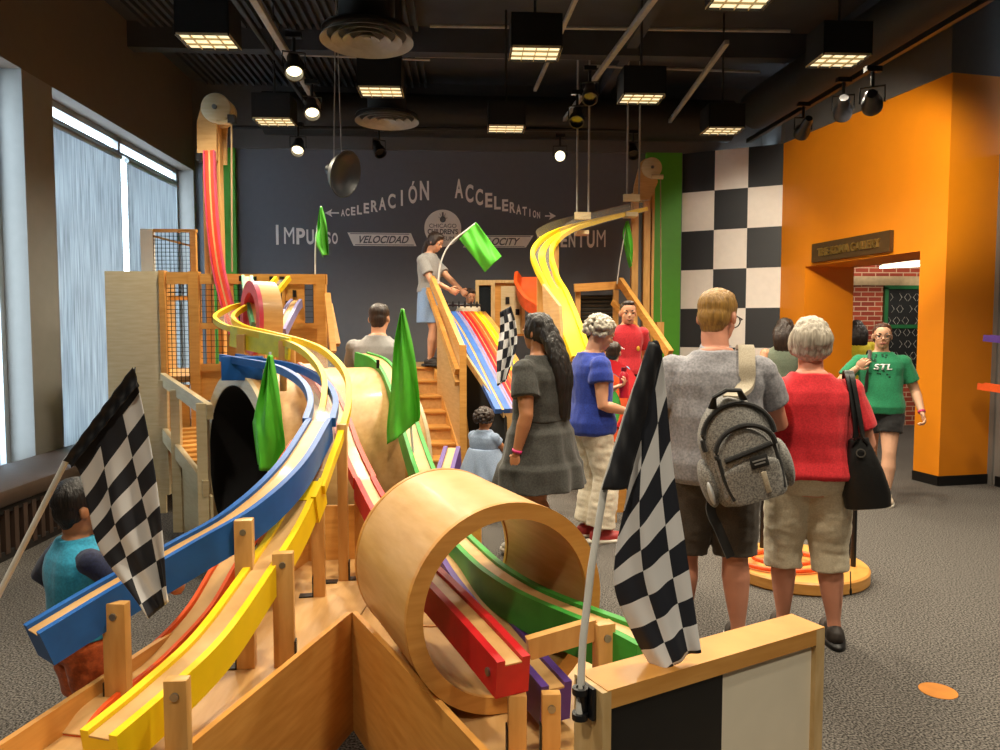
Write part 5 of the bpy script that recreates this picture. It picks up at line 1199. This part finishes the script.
# woman facing the camera in the green tee
p = Person('person', 'woman in a green lettered T-shirt, black shorts and glasses walking out of the doorway', foot_at(882, 6.55), 1.64, 156, bulk=1.08, waist=1.12, hip=1.04, skin='pale', vx=.007, rw=(.125, .1, .745), relb=(.6, -1, -.6), lw=(-.2, .06, .5), ra=(.02, -.16, .075), la=(-.04, .06, .045), rpalm=(-.3, -1, 0), curl=.9, belly=.01)
p.body(); p.faceparts(glasses=True); p.top(F_['stl'], z0=.49, sleeve=.68, d=.014, flare=.008, name='tee_shirt'); p.legs(F_['blk'], hem=.385, d=.014, wide=.008, name='shorts'); p.hair(HM['red'], 'pony', length=.5, nz=.002); p.shoes(SHOE['beige'])
p.band(p.wL, p.eL, .026, mat('pink_band', 'd8387e', .5))
def shirt_text(P_, word, z, h, mcol, wx=1.0, y0=.18, name='shirt_lettering', shear=0):
    from mathutils.bvhtree import BVHTree
    bm = MB(); ob = [o for o in P_.t.children if o.name.startswith(('tee_shirt', 'jersey'))][0]; me = ob.data; inv = P_.RZ.transposed()
    bv = BVHTree.FromPolygons([inv @ v.co for v in me.vertices], [tuple(q.vertices) for q in me.polygons])
    def surf(x, zz_):
        hit = bv.ray_cast(V((x, 1, zz_)), V((0, -1, 0))); return hit[0].y if hit[0] else y0
    add_text(bm, word, h, lambda u, v, d: V((-u, surf(-u, z + v) + .004 + d, z + v)), wx, .002, .03, shear=shear)
    return P_.part(bm, name, mcol)
shirt_text(p, 'STL', .735 * 1.64, .052, mat('white_print', 'eeeeee', .6, var=.01), 1.35, shear=.2)
bmx = MB(); rnd = random.Random(2)
for i in range(26):
    x, z = rnd.uniform(-.11, .11), rnd.uniform(-.1, .1)
    if abs(z) < .035 or abs(x) + abs(z) > .17: continue
    bmx.ell((x, .155, .755 * 1.64 + z), (.011, .006, .009), None, 1)
me = [o for o in p.t.children if o.name.startswith('tee_shirt')][0].data; inv = p.RZ.transposed(); fr = [inv @ v.co for v in me.vertices]; fr = [q for q in fr if q.y > 0 and abs(q.x) < .16 and 1.0 < q.z < 1.45]
for v in bmx.bm.verts:
    near = min(fr, key=lambda q: (q.x - v.co.x) ** 2 + (q.z - v.co.z) ** 2); v.co.y = near.y + .002 + (v.co.y - .155) * .3
p.part(bmx, 'shirt_print', mat('dark_green_print', '0f4a30', .7))
STL = p
t = thing('shoulder_bag', p.W2((.12, -.1, .8)), 'dark bag strap over the shoulder of the woman in the green T-shirt', 'bag')
b = MB(); S_ = [p.W2(q) for q in ((.13, .12, 1.0), (.12, .145, 1.2), (.105, .115, 1.33), (.1, .02, 1.375), (.11, -.1, 1.3), (.15, -.15, 1.0))]; b.tube(spline(S_, 6), .016, 8, flat=.35); b.build('strap', mat('dark_brown_leather', '3a2d2a', .5), t)
b = MB(); b.box(p.W2((.16, -.19, .85)), (.26, .1, .28), p.RZ, .03); b.build('pouch', MATS['dark_brown_leather'], t)
# woman in the blue blouse
p = Person('person', 'woman with curly grey hair in a royal blue blouse and cream trousers', foot_at(592, 5.4), 1.68, -78, bulk=1.05, waist=1.1, skin='fair', vx=.007, nod=22, rw=(.1, .13, .575), relb=(.5, -1, -.6), lw=(-.05, .125, .665), lelb=(-.4, -.5, -1), ra=(.055, .02, .045), la=(-.05, .0, .045), lpalm=(0, 0, 1), rpalm=(-1, 0, .3), curl=.8)
p.body(); p.faceparts(brow='8a8173'); p.top(F_['blue'], z0=.47, sleeve=.42, d=.022, flare=.018, name='blouse', sr=.044, nz=.009); p.legs(F_['cream'], hem=.07, d=.02, wide=.02, name='trousers', nz=.008); p.hair(HM['curl'], 'curly', sm=1, nz=.003); p.shoes(SHOE['red'])
p.band(p.wR, p.eR, .026, MATS['pink_band'])
BLUE = p
hb = p.W2(p.wL) + p.RZ @ V((.02, .075, .02)); t = thing('drink_bottle', hb - V((0, 0, .09)), 'red ribbed drink bottle in the hand of the woman in blue', 'bottle')
MB().lathe(hb - V((0, 0, .09)), (0, 0, 1), [(0, 0), (.034, 0), (.036, .02), (.033, .04), (.036, .06), (.033, .08), (.036, .1), (.033, .13), (.036, .15), (.03, .18), (.018, .2), (0, .2)], 28, closed=False).build('bottle', mat('red_bottle_plastic', 'c01f32', .3), t)
MB().lathe(hb + V((0, 0, .11)), (0, 0, 1), [(0, 0), (.02, 0), (.02, .03), (0, .03)], 20, closed=False).build('cap', mat('dark_red_cap', '7c1420', .4), t)
# woman in the charcoal dress
p = Person('person', 'woman with waist-length black hair in a charcoal tiered dress walking away', foot_at(541, 4.75), 1.68, 48, bulk=1.18, waist=1.1, hip=1.0, skin='tan', vx=.007, lw=(-.165, -.01, .47), rw=(.16, .12, .5), ra=(.05, .1, .06), la=(-.05, -.14, .07), lpalm=(1, 0, 0), curl=.9)
p.body(); p.top(F_['dress'], z0=.585, sleeve=.6, d=.02, flare=0, name='dress_bodice', sr=.043, nz=.007); p.skirt(F_['dress'], zt=.625, hem=.325, r0=.085, r1=.155, d=.014, name='dress_skirt', tiers=(.56, .43), nz=.012)
p.hair(HM['black'], 'long', length=2.2, width=.36, dx=.15, dy=.5, nz=.006); p.shoes(SHOE['white'])
p.band(p.wL, p.eL, .028, MATS['pink_band'])
c = p.W2(p.wL + V((.035, .035, -.075))); t = thing('mobile_phone', c - V((0, 0, .06)), 'white mobile phone held low by the woman in the charcoal dress', 'phone')
MB().box(c, (.012, .07, .14), p.RZ, .004).build('case', M['white'], t); MB().box(c + p.RZ @ V((.007, 0, 0)), (.002, .062, .125), p.RZ).build('screen', M['black'], t, smooth=False)
# woman on the stairs
zt_ = W(432, 366, 8.95).z
p = Person('person', 'woman in a grey T-shirt and pale denim skirt standing at the top of the stairs', foot_at(430, 8.95, zt_), 1.62, -112, bulk=.96, skin='fair', vx=.008, nod=24, rw=(.1, .2, .56), lw=(-.06, .24, .55), relb=(.6, -1, -.4), ra=(.05, .02, .045), la=(-.05, -.02, .045), curl=.9)
p.body(); p.faceparts(); p.top(F_['teegrey'], z0=.545, sleeve=.68, d=.02, flare=0, name='tee_shirt'); p.skirt(F_['denim'], zt=.575, hem=.32, r0=.1, r1=.118, d=.014, nz=.005); p.hair(HM['brown'], 'long', width=.26, dy=.3, length=.9, nz=.003); p.shoes(SHOE['dark'], name='sandal', sole=M['black'])
# grey man behind the drum
p = Person('person', 'dark-haired man in a grey T-shirt standing behind the crawl drum with his back turned', foot_at(376, 6.35), 1.82, -10, bulk=1.05, skin='fair', vx=.008, lean=6, rw=(.12, .2, .58), lw=(-.14, .22, .56))
p.body(); p.top(F_['teegrey'], z0=.5, sleeve=.62, d=.016, name='tee_shirt'); p.legs(F_['dark'], hem=.06, d=.014, name='jeans'); p.hair(HM['brown'], 'short', g=.98, nz=.002); p.shoes(SHOE['dark'])
# toddler girl
p = Person('person', 'toddler girl with dark curls in a chambray tunic beside the dark slide underside', foot_at(484, 6.05), .95, -38, head=.19, bulk=1.2, skin='tan', vx=.007, hipz=.42, rw=(.15, .22, .52), lw=(-.12, .2, .45), arm=.95)
p.body(); p.top(F_['denim2'], z0=.56, sleeve=.4, d=.016, name='tunic_bodice'); p.skirt(F_['denim2'], zt=.62, hem=.36, r0=.105, r1=.18, d=.01, name='tunic_skirt', ry=.9); p.legs(F_['floral'], hem=.06, d=.008, name='leggings'); p.hair(HM['brown'], 'curly', sm=2, nz=.002); p.shoes(SHOE['white'])
# boy in red jersey
zs = .52
p = Person('person', 'smiling boy in a red football jersey standing on the low stage', foot_at(627, 6.75, zs), 1.35, 186, head=.165, bulk=1.02, skin='fair', vx=.007, hipz=.49, nod=2, yaw=-8)
p.body(); p.faceparts(smile=True); p.top(F_['redtee'], z0=.5, sleeve=.7, d=.014, name='jersey'); p.legs(F_['blk'], hem=.26, d=.014, wide=.01, name='shorts'); p.hair(HM['brown'], 'short', g=.97, nz=.002); p.shoes(SHOE['white'])
b = MB(); b.ell((-.07, .112, .66 * 1.32), (.016, .006, .024)); p.part(b, 'crest', mat('gold_crest', 'd9a02c', .5)); b = MB()
for k in range(3): b.beam((.06 + k * .014, .112, .655 * 1.32), (.068 + k * .014, .114, .655 * 1.32 + .008 + .008 * k), .006, .008)
p.part(b, 'chest_stripes', MATS['white_print'])
# small child in front of the stage
p = Person('person', 'small brown-haired child between the woman in blue and the boy in red', foot_at(613, 6.35, zs), .97, -20, head=.2, bulk=1.1, skin='fair', vx=.007, hipz=.43)
p.body(); p.top(F_['turq'], z0=.5, sleeve=.6, d=.012, name='tee_shirt'); p.legs(F_['dark'], hem=.06, d=.01, name='trousers'); p.hair(HM['brown'], 'short', g=1.02, nz=.003); p.shoes(SHOE['white'])
# child on the back platform
p = Person('person', 'small child with brown hair behind the slide start gate', foot_at(469, 9.35, 1.12), 1.0, 200, head=.19, skin='fair', vx=.009, hipz=.43, nod=20)
p.body(); p.faceparts(); p.top(F_['cream'], z0=.5, sleeve=.6, d=.012, name='tee_shirt'); p.legs(F_['dark'], hem=.06, d=.01, name='trousers'); p.hair(HM['brown'], 'short', g=1.02, nz=.003); p.shoes(SHOE['white'])
# two women near the doorway
p = Person('person', 'dark-haired woman in a sleeveless sage top standing before the orange wall', foot_at(785, 7.6), 1.70, -18, bulk=1.0, skin='fair', vx=.008)
p.body(); p.top(F_['olive'], z0=.5, sleeve=0, d=.012, name='top'); p.legs(F_['dark'], hem=.06, d=.014, name='jeans'); p.hair(HM['brown'], 'long', length=1.15, width=.52, nz=.005, dy=.15); p.shoes(SHOE['dark'])
p = Person('person', 'woman with long black hair in a yellow top inside the brick room', foot_at(857, 10.3), 1.72, -12, bulk=1.05, skin='tan', vx=.008)
p.body(); p.top(F_['yel'], z0=.5, sleeve=.5, d=.014, name='top'); p.legs(F_['dark'], hem=.06, d=.014, name='jeans'); p.hair(HM['black'], 'long', length=1.4, width=.5, nz=.005, dy=.15); p.shoes(SHOE['dark'])
# boy at the left
p = Person('person', 'small boy in a turquoise raglan top and orange shorts under the left flag', foot_at(70, 2.62), 1.07, -42, head=.195, bulk=1.12, skin='tan', vx=.006, hipz=.44, lw=(-.2, .07, .50), lelb=(-1, -.7, 0), rw=(.14, .24, .57), relb=(1, -.6, -.4), yaw=-8, curl=.9)
p.body(); p.top(F_['turq'], z0=.535, z1=.845, sleeve=1.78, d=.011, flare=.005, sleeve_mat=F_['navy'], name='raglan_top'); p.legs(F_['orange'], zt=.57, hem=.22, d=.012, wide=.02, name='shorts'); p.hair(HM['black'], 'short', g=1.03, nz=.003); p.shoes(SHOE['dark'])
# ---------------------------------------------------------------- backpack and tote
def backpack():
    P_ = MAN; c = W(738, 447, 3.13); rot = Matrix.Rotation(R(-6), 3, 'Z') @ Matrix.Rotation(R(-17), 3, 'Y'); t = thing('backpack', c - V((0, 0, .27)), 'heather grey backpack with black zips hanging on the man in the polo', 'backpack')
    g1 = fabric('heather_grey_canvas', '989691', '5a5958', 150, ramp=(.35, .65)); g2 = fabric('pale_strap_webbing', 'b3a894', '998e7a', 60); bk = fabric('black_zip_tape', '131314', '0c0c0d', 60)
    Q = lambda x, y, z: c + rot @ V((x * .9, y * .9, z * .9))
    def shell(w, d, h_, y, z, name, m, p=3.2, n=14, parent=t, dome=.35):
        rings = []
        for i in range(n + 1):
            u = i / n; f = 1
            if u > 1 - dome: f = math.sqrt(max(.02, 1 - ((u - (1 - dome)) / dome) ** 2)) * .75 + .25 * (1 - (u - (1 - dome)) / dome)
            if u < .1: f = .86 + .14 * math.sqrt(1 - (1 - u / .1) ** 2)
            rings.append([Q(q.x, y + q.y, z + (u - .5) * h_) for q in ering((0, 0, 0), max(.012, w / 2 * f), max(.012, d / 2 * (.55 + .45 * f)), 40, p)])
        b = MB(); b.ring_loft(rings); return b.build(name, m, parent)
    shell(.35, .2, .5, .0, .0, 'main_body', g1)
    f = shell(.29, .12, .35, -.105, -.06, 'front_pocket', g1, dome=.45)
    shell(.255, .05, .2, -.155, -.13, 'lower_pocket', g1, dome=.2)
    for sd in (-1, 1):
        b = MB(); b.ell(Q(sd * .185, .0, -.13), (.035, .075, .11), rot); b.build('side_pocket', g1, t)
    def arch(w, h_, y, z, r, name, n=20, a0=15, a1=165):
        b = MB(); b.tube([Q(w * math.cos(R(lerp(a0, a1, k / n))), y, z + h_ * math.sin(R(lerp(a0, a1, k / n)))) for k in range(n + 1)], r, 8, flat=1); b.build(name, bk, t)
    arch(.168, .16, -.075, .06, .011, 'zip', a0=-8, a1=188); arch(.137, .11, -.15, .012, .011, 'zip', a0=-5, a1=185)
    b = MB(); b.tube([Q(-.11, -.168, -.012), Q(.0, -.172, .0), Q(.115, -.168, .012)], .012, 8); b.build('zip', bk, t)
    b = MB(); b.tube([Q(-.075, -.06, .225), Q(-.06, -.085, .275), Q(0, -.09, .295), Q(.06, -.085, .275), Q(.075, -.06, .225)], [.02, .02, .02, .02, .02], 8, flat=.5); b.build('carry_handle', bk, t)
    b = MB(); b.box(Q(.035, -.185, -.05), (.075, .006, .05), rot, .004); b.build('patch', bk, t)
    b = MB(); b.box(Q(.035, -.189, -.043), (.055, .003, .006), rot); b.box(Q(.035, -.189, -.058), (.045, .003, .006), rot); b.build('patch_lettering', mat('grey_patch_print', '8a8a8a', .7), t, smooth=False)
    b = MB(); b.box(Q(.04, -.184, -.15), (.022, .008, .09), rot, .003); b.build('loop_tab', g2, t)
    for x in (-.13, .13):
        b = MB(); b.tube([Q(x, -.14, .0), Q(x * 1.02, -.15, -.1), Q(x * .9, -.165, -.2)], .009, 8); b.build('zip', bk, t)
    b = MB(); b.ell(Q(-.195, -.065, -.16), (.012, .03, .055), rot); b.build('reflective_patch', mat('silver_patch', 'c4c8cc', .4), t)
    # straps: one over the right shoulder, one loose
    S = P_.shR; s_ = [P_.W2((.115, -.16, 1.3)), P_.W2((.125, -.125, 1.40)), P_.W2((.13, -.04, 1.475)), P_.W2((.13, .08, 1.44)), P_.W2((.12, .15, 1.3)), P_.W2((.14, .12, 1.12))]
    b = MB(); pts = spline([Q(.03, -.02, .24)] + s_, 7)
    b.sweep(pts, [(-.036, -.008), (.036, -.008), (.036, .01), (-.036, .01)]); b.build('shoulder_strap', g2, t)
    b = MB(); b.sweep(spline([Q(-.16, .05, -.18), Q(-.21, .0, -.26), Q(-.2, -.02, -.36), Q(-.185, -.02, -.5)], 6), [(-.02, -.005), (.02, -.005), (.02, .005), (-.02, .005)], V((0, -1, 0))); b.build('loose_strap', bk, t)
backpack()
def tote():
    P_ = RED; c = W(863, 472, 3.4); t = thing('tote_bag', c - V((0, 0, .17)), 'black leather tote bag on the shoulder of the woman in red', 'bag'); m = mat('black_leather', '121213', .42, bump=.15, bscale=50); rings = []
    rot = Matrix.Rotation(R(-25), 3, 'Z') @ Matrix.Rotation(R(-9), 3, 'Y')
    for z, w, d in ((-.17, .085, .05), (-.165, .1, .062), (-.1, .105, .068), (.0, .088, .06), (.08, .065, .05), (.14, .048, .035), (.16, .045, .028), (.163, .035, .018)):
        rings.append([c + rot @ V((q.x, q.y, z)) for q in ering((0, 0, 0), w, d, 36, 2.8)])
    b = MB(); b.ring_loft(rings); b.build('body', m, t)
    for k, (o1, o2) in enumerate(((.03, .0), (-.025, .02))):
        b = MB(); a = c + rot @ V((-.03 + k * .06, -.03, .13))
        b.sweep(spline([a, a.lerp(P_.W2((.165, -.1, 1.1)), .5) + V((.01, -.02, 0)), P_.W2((.172 + o2, -.095, 1.2)), P_.W2((.155 + o2, -.04, 1.345)), P_.W2((.165 + o2, .05, 1.32)), P_.W2((.19 + o2, .085, 1.1)), c + rot @ V((-.02 + k * .05, .03, .13))], 7), [(-.012, -.004), (.012, -.004), (.012, .004), (-.012, .004)]); b.build('handle', m, t)
    b = MB(); b.lathe(c + rot @ V((0, -.06, .1)), rot @ V((0, 1, 0)), [(.016, -.004), (.021, -.004), (.021, .004), (.016, .004)], 20); b.build('ring', M['steel'], t)
tote()
